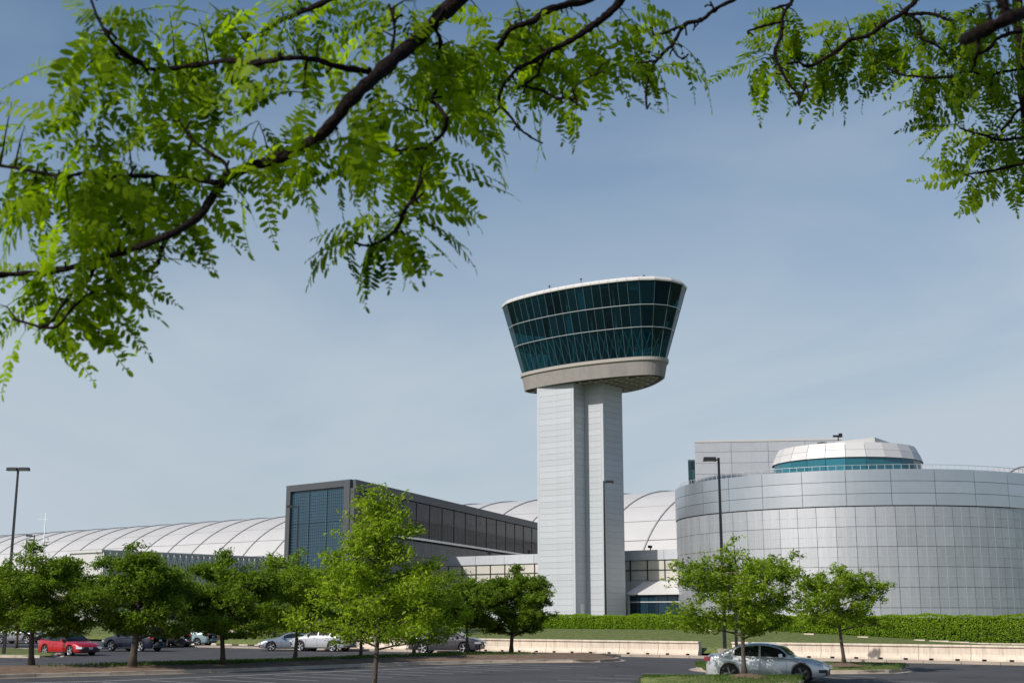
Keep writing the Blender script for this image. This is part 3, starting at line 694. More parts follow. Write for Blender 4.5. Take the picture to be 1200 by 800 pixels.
# ------------------------------------------------------------------ round hall (drum)
DC = Vector((46.3, 173.4, 0)); DR = 24.2; DZ = 19.15; ZBAND = 14.75; AC = math.atan2(-DC.y, -DC.x)
dr = thing('round_hall', 'big silver drum shaped hall clad in metal panels with a raised glazed lantern', 'building', DC, 0)
mb = MB(); mb.lathe([(DR - .12, 0.8), (DR - .12, DZ - .15), (DR - .5, DZ - .1), (0.01, DZ - .05)], 128); mb.build('core', M['drum_core'], dr)
def drum_panels(zs, ncol, r, flare, mt, name, gap, half=R(108), prt=dr, sub=2, thick=.06, off=0.0):
    da = 2 * math.pi / ncol
    for (z0, z1) in zip(zs, zs[1:]):
        V = []; ga = gap / r / 2; ra = r + flare(z0 + gap / 2); rb = r + flare(z1 - gap / 2)
        for q in range(sub + 1):
            a_ = ga + (da - 2 * ga) * q / sub
            for rr, z in ((ra - thick, z0 + gap / 2), (ra, z0 + gap / 2), (rb, z1 - gap / 2), (rb - thick, z1 - gap / 2)): V.append((rr * math.cos(a_), rr * math.sin(a_), z))
        Fc = []
        for q in range(sub):
            for e in range(4): Fc.append((q * 4 + e, (q + 1) * 4 + e, (q + 1) * 4 + (e + 1) % 4, q * 4 + (e + 1) % 4))
        Fc += [(3, 2, 1, 0), tuple(range(sub * 4, sub * 4 + 4))]
        m0 = MB(); m0.add(V, Fc, 0, False); me = m0.mesh(name, mt)
        for k in range(ncol):
            a_ = k * da + off; dlt = (a_ + da / 2 - AC + math.pi) % (2 * math.pi) - math.pi
            if abs(dlt) > half: continue
            o = link(name, me, prt, (0, 0, 0), a_)
            o.rotation_euler = (0, 0, a_)
nrow = 6; zs = [1.0 + (ZBAND - 1.0) * i / nrow for i in range(nrow + 1)]
drum_panels(zs, 68, DR, lambda z: 0.0, M['drum_panel'], 'wall_panel', 0.05)
zs = [ZBAND + .08 + (DZ - ZBAND - .2) * i / 3 for i in range(4)]
drum_panels(zs, 30, DR, lambda z: 0.08, M['drum_band'], 'band_panel', 0.05, sub=6)
# fine joint battens across each cladding panel (half rows and quarter columns)
jt = MB()
for k in range(68 * 2):
    a_ = (k + 1.0) * math.pi / 68; dlt = (a_ - AC + math.pi) % (2 * math.pi) - math.pi
    if abs(dlt) < R(105) and k % 2 == 0: jt.box(((DR - .006) * math.cos(a_), (DR - .006) * math.sin(a_), (1 + ZBAND) / 2), (.03, .035, ZBAND - 1.1), a_)
for i in range(nrow):
    z = 1.0 + (ZBAND - 1) * (i + .5) / nrow
    for k in range(68):
        a_ = (k + .5) * 2 * math.pi / 68; dlt = (a_ - AC + math.pi) % (2 * math.pi) - math.pi
        if abs(dlt) < R(105): jt.box(((DR + .0) * math.cos(a_), (DR + .0) * math.sin(a_), z), (.03, 2 * DR * math.sin(math.pi / 68) - .12, .035), a_)
jt.build('joint_battens', M['alu'], dr, kind='stuff')
rl = MB(); npt = 90
for k in range(npt):
    a_ = AC - R(100) + R(200) * k / (npt - 1); rl.bar((23.6 * math.cos(a_), 23.6 * math.sin(a_), DZ - .1), (23.6 * math.cos(a_), 23.6 * math.sin(a_), DZ + .45), .05)
pts = [(23.6 * math.cos(AC - R(100) + R(200) * k / (npt - 1)), 23.6 * math.sin(AC - R(100) + R(200) * k / (npt - 1)), DZ + .45) for k in range(npt)]
rl.tube(pts, .03, 4); rl.build('roof_railing', M['alu'], dr)
# lantern
LC = (-1.55, -1.0); LR = 9.75; NL = 24
ln = MB(); ln.lathe([(LR - .5, DZ - .1), (LR - .35, 22.1), (LR - 1.1, 23.85), (.01, 24.1)], NL, (LC[0], LC[1], 0), smooth=False); lantern = ln.build('lantern', M['alu'], dr)
for k in range(NL):
    a0, a1 = 2 * math.pi * k / NL + .003, 2 * math.pi * (k + 1) / NL - .003
    am = (a0 + a1) / 2; dlt = (am - AC + math.pi) % (2 * math.pi) - math.pi
    if abs(dlt) > R(125): continue
    def q4(r0, z0, r1, z1, nm, mt, th=.08):
        V = [(LC[0] + r * math.cos(a_), LC[1] + r * math.sin(a_), z) for r, z in ((r0, z0), (r1, z1)) for a_ in (a0, a1)]
        V += [(LC[0] + (r - th) * math.cos(a_), LC[1] + (r - th) * math.sin(a_), z) for r, z in ((r0, z0), (r1, z1)) for a_ in (a0, a1)]
        m0 = MB(); m0.add(V, [(0, 1, 3, 2), (4, 6, 7, 5), (0, 4, 5, 1), (2, 3, 7, 6), (0, 2, 6, 4), (1, 5, 7, 3)]); m0.build(nm, mt, lantern)
    q4(LR, 19.5, LR - .1, 22.0, 'pane', M['teal_glass']); q4(LR + .12, 22.05, LR - .25, 23.0, 'facet_panel', M['white_panel']); q4(LR - .27, 23.03, LR - .75, 24.0, 'facet_panel', M['white_panel'])
b = MB(); V = [(-4.6, -8.3, 23.9), (0.2, -8.9, 23.9), (6.4, -3.0, 23.9), (-3, 2, 23.9)]; tz = [24.3, 24.75, 23.95, 24.2]
b.add(V + [(x, y, t_) for (x, y, _), t_ in zip(V, tz)], [(0, 1, 5, 4), (1, 2, 6, 5), (2, 3, 7, 6), (3, 0, 4, 7), (4, 5, 6, 7)]); b.build('roof_penthouse', M['white_panel'], dr)
b = MB(); b.box((-6.2, -7.2, 24.1), (1.3, 1.2, .45), .4, taper=.6); b.build('roof_hatch', M['dark_frame'], dr)
b = MB(); b.bar((-4.1, -7.4, 23.9), (-4.1, -7.4, 25.0), .12); b.box((-4.3, -7.4, 25.1), (.9, .3, .25)); b.box((-3.8, -7.4, 25.2), (.4, .45, .5)); b.build('roof_camera', M['dark_metal'], dr)

# tall block behind the drum
bb = thing('tall_block', 'tall flat pale panelled block rising behind the left side of the drum', 'building', at(812, 560, 205) * 1, -R(8))
bb.location.z = 0; bx0 = at(815, 560, 205); bx1 = at(985, 560, 205); zt = at(860, 517, 205).z; W_ = bx1.x - bx0.x
cbm = MB(); ox = bx0.x - bb.location.x
cbm.box((ox + W_ / 2, 6.1, zt / 2 + .5), (W_ - .1, 12, zt - 1.2)); cbm.build('core', M['panel_core'], bb)
ncx, nrw = 4, 16; pw = W_ / ncx; ph = (zt - 1.5) / nrw
pb = MB(); pb.box((0, 0, 0), (pw - .06, .08, ph - .05)); pbm = pb.mesh('panel', M['panel'])
for i in range(ncx):
    for j in range(6, nrw): link('panel', pbm, bb, (ox + pw * (i + .5), 0.06, 1.5 + ph * (j + .5)))
b = MB(); b.box((ox + W_ / 2, 0.1, zt - .02), (W_ + .1, .3, .35)); b.build('parapet', M['white_panel'], bb)
z2 = at(811, 539, 206).z; b = MB(); wl = at(815, 550, 206).x - at(807, 550, 206).x; b.box((ox - wl / 2 - .02, 1.5, z2 / 2 + .6), (wl, 2.4, z2 - 1.2)); b.build('stair_bay', M['dark_frame'], bb)
sbm = MB(); sbm.box((0, 0, 0), (wl / 2 - .08, .1, 1.3)); sm_ = sbm.mesh('pane', M['low_glass'])
for i in range(2):
    for j in range(8): link('pane', sm_, bb, (ox - wl / 2 - .02 + (i - .5) * wl / 2, .28, z2 - .9 - 1.45 * j))

# ------------------------------------------------------------------ hangar (barrel vault parallel to tower frame)
HC = Vector((39.4, 314.0, 0)); HA = R(38)
hg = thing('vaulted_hangar', 'huge white barrel vaulted hangar with dark arched ribs behind everything', 'building', HC, -HA)
HW, HH, HZ0 = 38.0, 29.6, 2.0   # half width, height
def vault(a_, o=0.0):    # a_ from 0 (front eave) to pi
    c_, s_ = math.cos(a_), math.sin(a_); n_ = Vector((0, -c_ / HW, s_ / HH)); n_.normalize()
    return Vector((0, -HW * c_, HZ0 + HH * s_)) + n_ * o
BAY = 12.0; NROW = 9; angs = [math.pi * 0.06 + (math.pi * 0.56) * i / NROW for i in range(NROW + 1)]
x0h = -300; nb = 33
cm = MB(); V = []; K = 40
for x in (x0h, x0h + nb * BAY):
    for k in range(K + 1): p = vault(math.pi * k / K, -.15); V.append((x, p.y, p.z))
cm.add(V, [(k, k + 1, K + 1 + k + 1, K + 1 + k) for k in range(K)] + [tuple(range(K + 1)), tuple(range(K + 1, 2 * K + 2))]); cm.build('vault_core', M['rib'], hg)
for j in range(NROW):
    V = []; ga = 0.14; sub = 5; a0 = angs[j] + 0.0035; a1 = angs[j + 1] - 0.0035
    for x in (ga, BAY - ga):
        for q in range(sub + 1):
            for o in (0, -.12): p = vault(a0 + (a1 - a0) * q / sub, o); V.append((x, p.y, p.z))
    k = 2 * (sub + 1); Fc = []
    for q in range(sub): Fc.append((2 * q, k + 2 * q, k + 2 * q + 2, 2 * q + 2))
    Fc += [(0, 1, k + 1, k), (k - 2, 2 * k - 2, 2 * k - 1, k - 1)]
    m0 = MB(); m0.add(V, Fc, 0, False); me = m0.mesh('roof_panel', M['roof_white'])
    for i in range(nb): link('roof_panel', me, hg, (x0h + i * BAY, 0, 0))
rb = MB(); pts = [vault(math.pi * 0.02 + math.pi * .62 * k / 26, .14) for k in range(27)]
for p, q in zip(pts, pts[1:]): rb.bar(p, q, .26, .3, up=Vector((1, 0, 0)))
rbm = rb.mesh('rib', M['rib'])
for i in range(nb + 1): link('rib', rbm, hg, (x0h + i * BAY, 0, 0))

# ------------------------------------------------------------------ lattice sided annexe (left)
ac = at(120, 643.5, 235); zt = ac.z
an = thing('lattice_annexe', 'low white latticed annexe above the tree tops, left of the dark glass block', 'building', (ac.x, ac.y, 0), -R(38))
AD = 62.0
b = MB(); b.box((-5, AD / 2, (zt - .5) / 2), (10, AD, zt - .5)); b.build('core', M['white_panel'], an)
b = MB(); b.box((-5, AD / 2, zt - .25), (10.6, AD + .6, .45)); b.build('roof_edge', M['white_panel'], an)
lt = MB(); 
nb_ = 44; bw = AD / nb_
for i in range(nb_ + 1):
    lt.bar((.5, i * bw, 2), (.5, i * bw, zt - .5), .2)
for i in range(nb_):
    for z0, z1 in ((zt - 4.2, zt - .6), (zt - 7.8, zt - 4.2), (zt - 11.4, zt - 7.8)):
        lt.bar((.5, i * bw, z0), (.5, i * bw + bw, z1), .12); lt.bar((.55, i * bw + bw, z0), (.55, i * bw, z1), .12)
        lt.bar((.5, i * bw, z0), (.5, i * bw + bw, z0), .12)
lt.build('lattice_frame', M['lattice_frame'], an)
b = MB(); b.box((.03, AD / 2, zt - 6), (.1, AD - 1, 11)); b.build('shaded_wall', M['white_panel'], an)
for i in range(10):
    b = MB(); b.box((.35, 8 + i * 2.6, zt - 9.5), (.1, 2.4, 3.2)); b.build('window', M['box_glass'], an)

# ------------------------------------------------------------------ dark glazed block
kc = Vector((-22.7, 184, 0)); kl = Vector((-33.4, 193.8, 0)); kr = Vector((5.8, 275, 0)); KZ = 21.35
kb = thing('dark_glass_block', 'dark grey framed glass block with long receding glazed side', 'building', kc, 0)
dF = (kl - kc); LF = dF.length; dF.normalize(); dS = (kr - kc); dS = dS * 1.12; LS = dS.length; dS.normalize()
def kp(a_, b_, z): q = dF * a_ + dS * b_; return Vector((q.x, q.y, z))
c_ = MB(); c_.add([kp(.3, .3, 1.0), kp(LF - .3, .3, 1.0), kp(LF - .3, LS, 1.0), kp(.3, LS, 1.0), kp(.3, .3, KZ - .1), kp(LF - .3, .3, KZ - .1), kp(LF - .3, LS, KZ - .1), kp(.3, LS, KZ - .1)], [(0, 1, 2, 3), (7, 6, 5, 4), (4, 5, 1, 0), (5, 6, 2, 1), (6, 7, 3, 2), (7, 4, 0, 3)])
c_.build('core', M['dark_metal'], kb)
fr = MB(); up_ = Vector((0, 0, 1)); outF = -Vector((-dF.y, dF.x, 0)); 
if outF.y > 0: outF = -outF
outS = Vector((dS.y, -dS.x, 0))
def slab(a0, b0, a1, b1, z0, z1, off, th, name, mt, out, parent=kb):
    A = kp(a0, b0, 0); B = kp(a1, b1, 0); o0 = out * off; o1 = out * (off - th)
    V = [Vector((p.x, p.y, z)) for z in (z0, z1) for p in (A + o0, B + o0, B + o1, A + o1)]
    m0 = MB(); m0.add(V, [(0, 3, 2, 1), (4, 5, 6, 7), (0, 1, 5, 4), (1, 2, 6, 5), (2, 3, 7, 6), (3, 0, 4, 7)]); return m0.build(name, mt, parent)
FWd = 1.0
slab(0, 0, FWd + .3, 0, 1, KZ, .5, .8, 'frame', M['dark_frame'], outF); slab(LF - FWd, 0, LF, 0, 1, KZ, .5, .8, 'frame', M['dark_frame'], outF)
slab(FWd + .32, 0, LF - FWd - .02, 0, KZ - .95, KZ, .5, .8, 'frame', M['dark_frame'], outF)
# front panes: 3 bays x 4 tiers with fine louvre grid
zr = [1.0, 6.0, 10.1, 15.6, KZ - .97]; g0, g1 = FWd + .35, LF - FWd - .05
for i in range(3):
    for j in range(4):
        a_ = g0 + (g1 - g0) * i / 3; b_ = g0 + (g1 - g0) * (i + 1) / 3
        slab(a_ + .04, 0, b_ - .04, 0, zr[j] + .04, zr[j + 1] - .04, .1, .06, 'pane', M['box_glass'], outF)
    if i: slab(g0 + (g1 - g0) * i / 3 - .04, 0, g0 + (g1 - g0) * i / 3 + .04, 0, 1, KZ - 1.33, .26, .12, 'mullion', M['mullion'], outF)
lv = MB()
for k in range(44):
    z = 1.5 + k * .43
    if z > KZ - 1.6: break
    A = kp(g0, 0, z) + outF * .16; B = kp(g1, 0, z) + outF * .16; lv.bar(A, B, .04, .05)
for k in range(1, 27):
    x = g0 + (g1 - g0) * k / 27; lv.bar(kp(x, 0, 1) + outF * .15, kp(x, 0, KZ - 1.4) + outF * .15, .035)
lv.build('louvre_grid', mat('louvre', (0.06, 0.11, 0.15), .5), kb, kind='stuff')
# long side: upper box
NS = 18; ZU = 14.4
slab(0, 0, 0, LS, KZ - 1.25, KZ + .003, .52, .6, 'frame', M['dark_frame'], outS); slab(0, -.45, 0, 1.0, ZU - 12, KZ - 1.26, .52, .6, 'frame', M['dark_frame'], outS)
for i in range(NS):
    a_ = 1.05 + (LS - 1.05) * i / NS; b_ = 1.05 + (LS - 1.05) * (i + 1) / NS; zm = 17.2
    slab(0, a_ + .05, 0, b_ - .05, ZU, zm - .02, .12, .06, 'pane', M['box_glass_side'], outS); slab(0, a_ + .05, 0, b_ - .05, zm + .02, KZ - 1.27, .12, .06, 'pane', M['box_glass_side'], outS)
    if i: slab(0, a_ - .08, 0, a_ + .08, ZU, KZ - 1.26, .2, .15, 'mullion', M['dark_metal'], outS)
lv = MB(); sg = M['dark_metal']
for k in range(10): 
    z = ZU + .3 + k * .32; lv.bar(kp(0, 1.2, z) + outS * .16, kp(0, LS, z) + outS * .16, .03, .04)
for k in range(int(LS / .7)): lv.bar(kp(0, 1.2 + k * .7, ZU) + outS * .15, kp(0, 1.2 + k * .7, 17.1) + outS * .15, .03)
lv.build('louvre_grid', M['dark_metal'], kb, kind='stuff')
slab(0, 1, 0, LS, ZU - .35, ZU - .01, 1.1, 1.3, 'ledge', M['alu'], outS)
for i in range(30):
    a_ = 1.05 + (LS - 1.05) * i / 30; b_ = 1.05 + (LS - 1.05) * (i + 1) / 30
    for j in range(5):
        z = 2 + j * 2.35; slab(0, a_ + .03, 0, b_ - .03, z + .03, z + 2.32, .9, .06, 'lower_pane', M['low_glass'], outS)

# ------------------------------------------------------------------ low wing behind the tower, entrance glass
wf = Vector((20.0, 180.5, 0)); wn = thing('low_wing', 'low white wing with cream window band passing behind the tower base', 'building', wf, -R(38))
WZ = 11.3
cw = MB(); cw.box((-7, 6.0, WZ / 2 - .1), (62, 11.6, WZ - .3)); cw.build('core', M['panel_core'], wn)
def wbox(x0, x1, z0, z1, y, th, nm, mt): m0 = MB(); m0.box(((x0 + x1) / 2, y + th / 2, (z0 + z1) / 2), (x1 - x0, th, z1 - z0)); return m0.build(nm, mt, wn)
for i in range(11):
    wbox(-38 + i * 5.6 + .03, -38 + (i + 1) * 5.6 - .03, WZ - 1.35, WZ, -.1, .4, 'parapet_panel', M['panel'])
for i in range(22):
    wbox(-38 + i * 2.8 + .06, -38 + (i + 1) * 2.8 - .06, 8.6, 9.85, .12, .05, 'pane', M['cream']); wbox(-38 + i * 2.8 + .06, -38 + (i + 1) * 2.8 - .06, 7.2, 8.5, .12, .05, 'pane', M['cream'])
    wbox(-38 + i * 2.8 - .05, -38 + i * 2.8 + .05, 7.15, 9.92, -.02, .2, 'mullion', M['dark_metal'])
wbox(-38, 23, 8.5, 8.6, .0, .15, 'transom', M['dark_metal'])
for i in range(11): wbox(-38 + i * 5.6 + .03, -38 + (i + 1) * 5.6 - .03, 1.2, 7.1, 0.0, .3, 'wall_panel', M['white_panel'])
for x, nm in ((-1.2, 0), (6.0, 0), (-30, 1), (-22.5, 1)):
    b = MB(); b.bar((x, .3, WZ - .05), (x, .3, WZ + .35), .12); b.box((x, .2, WZ + .45), (.35, .6, .35)); b.build('roof_camera', M['dark_metal'], wn)
wa = thing('stepped_annexe', 'small white stepped block by the foot of the tower, left side', 'building', wf - T1 * 21 + Vector((0, -3, 0)), -R(38))
b = MB(); b.box((-3, -1.5, 3.6), (16, 5, 6.6)); b.build('wall', M['panel'], wa)
b = MB(); b.box((-3, -1.5, 7.0), (16.4, 5.4, .35)); b.build('parapet', M['white_panel'], wa)
b = MB(); b.box((4.4, -4.1, 5.9), (1.0, .2, 1.2)); b.build('vent', M['dark_metal'], wa)
en = thing('entrance_pavilion', 'white roofed pavilion with dark teal glass front, right of the tower foot', 'building', wf + Vector((-1.2, -1.4, 0)), -R(38))
b = MB(); b.box((5.5, .2, 3.0), (14, 3, 4.4)); b.build('core', M['dark_metal'], en)
b = MB(); V = [(-2.6, -2.0, 5.35), (13, -2.0, 5.35), (13, 1.6, 6.95), (-2.0, 1.6, 6.95), (-2.6, -2.0, 5.15), (13, -2.0, 5.15), (13, 1.6, 6.7), (-2.0, 1.6, 6.7)]
b.add(V, [(0, 1, 2, 3), (7, 6, 5, 4), (4, 5, 1, 0), (5, 6, 2, 1), (6, 7, 3, 2), (7, 4, 0, 3)]); b.build('canopy_roof', M['white_panel'], en)
for i in range(10):
    b = MB(); b.box((-2.3 + 1.5 * (i + .5), -1.5, 2.65), (1.42, .05, 2.9)); b.build('pane', M['entry_glass'], en)
    b = MB(); b.box((-2.3 + 1.5 * (i + .5), -1.5, 4.65), (1.42, .05, .75)); b.build('pane', M['entry_glass'], en)
b = MB(); b.box((5.2, -1.56, 4.2), (15, .12, .12)); b.build('transom', M['alu'], en)
b = MB(); b.box((-2.45, -1.5, 3.1), (.2, .5, 4.1)); b.build('end_frame', M['white_panel'], en)
b = MB(); b.box((5.2, -1.7, 1.2), (15, .6, .3)); b.build('sill', M['alu'], en)

# ------------------------------------------------------------------ lamp posts
def lamp(p, h, label, heads=((-1, .55),), rz=0, base=0, grp='black parking lot lamp posts'):
    t = thing('lamp_post', label, 'lamp post', p, rz, grp)
    m0 = MB(); m0.box((0, 0, h / 2), (.17, .17, h), taper=.62); m0.build('pole', M['dark_metal'], t)
    for sg, ln_ in heads:
        m0 = MB(); m0.bar((0, 0, h - .12), (sg * (ln_ - .1), 0, h - .1), .07); m0.build('arm', M['dark_metal'], t)
        m0 = MB(); m0.box((sg * (ln_ + .15), 0, h - .08), (.66, .38, .2), taper=.9); hd_ = m0.build('lamp_head', M['dark_metal'], t)
        m0 = MB(); m0.box((sg * (ln_ + .15), 0, h - .172), (.42, .26, .02)); m0.build('lens', M['lamp_clear'], hd_)
    if base:
        m0 = MB(); m0.box((0, 0, base / 2), (.62, .62, base)); m0.build('concrete_base', M['paving'], t)
    return t
def lamp_uv(u, v, h, zg, label, **kw):
    # solve distance so that the top of a pole of height h appears at v
    b = (400 - v) / F; k = (zg + h - CAMZ) / (st_ + b * ct); Y = k * (ct - b * st_); X = (u - 600) / F * k
    return lamp(Vector((X, Y, zg)), h, label, **kw)
lamp_uv(21.5, 548, 11.5, 0, 'tall black lamp post with two heads at the far left, highest in view', heads=((-1, .22), (1, .22)))
lamp_uv(40.5, 626.5, 11.5, 0, 'distant black lamp post, right one of the close pair at far left', heads=((-1, .45),))
lamp_uv(31.5, 631.5, 11.5, 0, 'distant black lamp post, left and lower one of the close pair', heads=((1, .45),))
lamp_uv(350, 592, 11.5, 0, 'black lamp post standing in front of the dark glass block', heads=((-1, .5),))
lamp_uv(707.5, 563, 11.5, 1.3, 'slender black lamp post standing in front of the tower shaft', heads=((1, .3),))
lamp_uv(842, 536, 10.2, 0.12, 'black lamp post on a concrete base in the wall gap before the drum', heads=((-1, .3),), base=.75)
sp_ = gr(870, 756, .8); sgp = thing('short_post', 'short dark post behind the silver sedan, between hedge and low wall', 'post', (sp_.x, sp_.y + 2, .6))
m0 = MB(); m0.box((0, 0, 1.6), (.16, .16, 3.2)); m0.build('pole', M['dark_metal'], sgp); m0 = MB(); m0.box((0, 0, 3.25), (.28, .28, .12)); m0.build('cap', M['dark_metal'], sgp)
fp = at(54, 600, 150); fl = thing('flagpole', 'thin white pole with small crossarm beyond the trees at far left', 'pole', (fp.x, fp.y, 0))
m0 = MB(); m0.tube([(0, 0, 0), (0, 0, fp.z)], [.14, .05], 8); m0.build('pole', M['lattice'], fl); zc = at(54, 608, 150).z
m0 = MB(); m0.bar((-.9, 0, zc), (.3, 0, zc), .06); m0.build('crossarm', M['lattice'], fl)

# ------------------------------------------------------------------ stone spheres
sb = MB(); n_ = 20; pr = [(max(.001, .42 * math.sin(math.pi * k / 14)), .42 - .42 * math.cos(math.pi * k / 14)) for k in range(15)]; sb.lathe(pr, n_); sbm = sb.mesh('ball', M['granite'])
pd = MB(); pd.box((0, 0, .22), (1.1, .9, .44), taper=.86); pdm = pd.mesh('plinth', M['stone'])
for i, (u, lab) in enumerate(((234, 'round granite ball on plinth just right of the pale blue hatchback'), (253, 'round granite ball on plinth, second from the pale blue hatchback'), (271, 'round granite ball on plinth between the tree trunk and the next ball'), (289.5, 'round granite ball on plinth just left of the silver coupe nose'), (308, 'round granite ball on plinth directly above the silver coupe bonnet'))):
    p = gr(u, 755.5 + (u - 271) * .01); t = thing('stone_bollard', lab, 'bollard', p, -AL, 'granite ball bollards by the lawn')
    link('plinth', pdm, t, (0, 0, 0)); link('ball', sbm, t, (0, 0, .4))

# ------------------------------------------------------------------ cars
def wheel_meshes(r, wd, spokes, rimmat):
    t = MB(); pr = [(r * .76, -wd / 2), (r * .93, -wd / 2), (r * .97, -wd / 2 + .02), (r, -wd / 2 + .05), (r, wd / 2 - .05), (r * .97, wd / 2 - .02), (r * .93, wd / 2), (r * .76, wd / 2)]
    t.lathe(pr, 28, axis='Y'); tm = t.mesh('wheel', M['tyre'])
    m0 = MB(); y = wd / 2 - .012
    m0.lathe([(r * .78, -wd / 2 + .05), (r * .78, y), (r * .73, y + .005), (r * .71, y - .03), (r * .71, -wd / 2 + .06)], 28, axis='Y')
    m0.lathe([(.001, y - .0), (r * .13, y - .0), (r * .15, y - .03), (r * .15, y - .07)], 12, axis='Y')
    for k in range(spokes):
        a_ = 2 * math.pi * k / spokes
        for da in (-.1, .1):
            m0.bar((r * .12 * math.cos(a_), y - .03, r * .12 * math.sin(a_)), (r * .73 * math.cos(a_ + da), y - .02, r * .73 * math.sin(a_ + da)), .04, .03, up=Vector((0, 1, 0)))
    m0.lathe([(r * .7, y - .09), (.001, y - .09)], 20, axis='Y', mi=1)
    rm = m0.mesh('rim', [rimmat, M['trim']]); return tm, rm
CARGLASS = M['car_glass']
def car(label, kindname, cat, L, W, H, wb, wr, deck, roof, belt_in, paint, loc, rz, glass_side, ws, bl, spokes=5, rim=None, foh=None, ground=.18, rear_lights=True, soft_top=False, roof_rails=False, grp='cars parked in the lot'):
    root = thing(kindname, label, cat, loc, rz, grp); rim = rim or M['alloy']
    hl = L / 2; foh = foh if foh is not None else (L - wb) * .48; xf = hl - foh; xr = xf - wb; ar = wr + .06
    def hw(x):
        t = abs(x) / hl; e = max(0, (t - .62) / .38); return W / 2 * (1 - .17 * e ** 2.6 - (.02 if x < 0 else 0) * e)
    xs_ = set([-hl, -hl + .02, -hl + .06, -hl + .12, hl - .02, hl - .06, hl - .12, hl])
    n_ = 40
    for i in range(n_ + 1): xs_.add(round(-hl + .15 + (L - .3) * i / n_, 4))
    for xc in (xf, xr):
        for k in range(15): xs_.add(round(xc - ar * math.cos(math.pi * k / 14), 4))
        xs_.add(round(xc - ar - .004, 4)); xs_.add(round(xc + ar + .004, 4))
    xs_ = sorted(x for x in xs_ if abs(x) <= hl)
    V = []; NPT = 13
    def dk(x): return sinterp(x, deck)
    for x in xs_:
        e = max(0, (abs(x) - hl + .14) / .14); q = W / 2 - hw(x) ; w_ = hw(x) - .1 * e ** 2; d = dk(x) - .05 * e ** 2; bt = ground + .05 * e + (.02 if abs(x) > xf + ar else 0)
        arch = 0
        for xc in (xf, xr):
            if abs(x - xc) <= ar: arch = max(arch, wr + math.sqrt(max(0, ar * ar - (x - xc) ** 2)) * 1.0)
        sb_ = max(bt, arch); wi = w_ - .3
        lowz = max(bt, arch); crown = .03
        sh = d - .1
        mid = lowz + (sh - lowz) * .45
        ring = [(0, bt), (wi, bt), (wi + .002, max(bt + .001, arch)), (w_ - (.035 if not arch else .0), max(bt + .002, arch)), (w_ + (.012 if arch else 0), lowz + .05 if lowz + .05 < sh else sh - .05), (w_ + .01, mid), (w_ + .004, mid + (sh - mid) * .6), (w_ - .012, sh), (w_ - .045, d - .035), (w_ - .11, d - .005), (w_ * .6, d + crown * .6), (w_ * .3, d + crown), (0, d + crown)]
        for y, z in ring: V.append((x, y, z))
        for y, z in ring[-2:0:-1]: V.append((x, -y, z))
    K = 2 * NPT - 2; Fc = []; n = len(xs_)
    for i in range(n - 1):
        for k in range(K): Fc.append((i * K + k, (i + 1) * K + k, (i + 1) * K + (k + 1) % K, i * K + (k + 1) % K))
    Fc += [tuple(reversed(range(K))), tuple(range((n - 1) * K, n * K))]
    mb = MB(); mb.add(V, Fc, 0, True); body = mb.build('body', paint, root)
    u_ = MB(); u_.box((0, 0, ground + .12), (L - .7, W - .66, .25)); u_.build('underbody', M['trim'], root)
    # cabin
    TUM = .42
    def T(x): return sinterp(x, roof)
    xa, xb = roof[0][0], roof[-1][0]; cx = [xa + (xb - xa) * i / 44 for i in range(45)]
    def wbelt(x): return hw(x) - belt_in
    def zb(x): return dk(x) - .03
    def ys(x, z): return wbelt(x) - TUM * max(0, z - zb(x)) ** 1.15
    V = []
    for x in cx:
        t_ = max(T(x), zb(x) + .02); z0 = zb(x); zt_ = max(z0 + .01, t_ - .06)
        r_ = [(ys(x, z0), z0 - .03)] + [(ys(x, z0 + (zt_ - z0) * q), z0 + (zt_ - z0) * q) for q in (.33, .66, 1)] + [(ys(x, zt_) - .05, t_ - .015), (ys(x, zt_) - .16, t_ + .002), (ys(x, zt_) * .45, t_ + .018), (0, t_ + .022)]
        for y, z in r_: V.append((x, y, z))
        for y, z in r_[-2::-1]: V.append((x, -y, z))
    K = 15; Fc = []
    for i in range(44):
        for k in range(K - 1): Fc.append((i * K + k, (i + 1) * K + k, (i + 1) * K + k + 1, i * K + k + 1))
    mb = MB(); mb.add(V, Fc, 0, True); mb.build('roof', M['trim'] if soft_top else paint, root)
    # glazing laid just outside the shell
    def side_pane(x0, x1, sgn, up_=.085, lo=.045):
        nx, nz = 8, 4; V = []
        for i in range(nx + 1):
            x = x0 + (x1 - x0) * i / nx; z0 = zb(x) + lo; z1 = max(z0 + .005, T(x) - up_)
            for j in range(nz + 1): z = z0 + (z1 - z0) * j / nz; V.append((x, sgn * (ys(x, z) + .008), z))
        m0 = MB(); m0.add(V, [((i * (nz + 1) + j), (i + 1) * (nz + 1) + j, (i + 1) * (nz + 1) + j + 1, i * (nz + 1) + j + 1)[::(-1 if sgn < 0 else 1)] for i in range(nx) for j in range(nz)], 0, True); return m0.build('side_window', CARGLASS_O, root)
    for x0, x1 in glass_side:
        for sgn in (-1, 1): side_pane(x0, x1, sgn)
    def top_pane(x0, x1, name, fr=.08):
        V = []; nx, ny = 8, 8; sgx = 1 if T(x0) > T(x1) else -1
        for i in range(nx + 1):
            x = x0 + (x1 - x0) * i / nx; t_ = T(x); hwid = ys(x, max(zb(x) + .01, t_ - .06)) - fr
            for j in range(ny + 1):
                y = -hwid + 2 * hwid * j / ny; V.append((x + sgx * .012, y, t_ + .022 - .012 * (abs(y) / hwid) ** 2 + .012))
        m0 = MB(); m0.add(V, [(i * (ny + 1) + j, (i + 1) * (ny + 1) + j, (i + 1) * (ny + 1) + j + 1, i * (ny + 1) + j + 1) for i in range(nx) for j in range(ny)], 0, True); m0.build(name, CARGLASS_O, root)
    top_pane(ws[0], ws[1], 'windshield'); top_pane(bl[0], bl[1], 'rear_window')
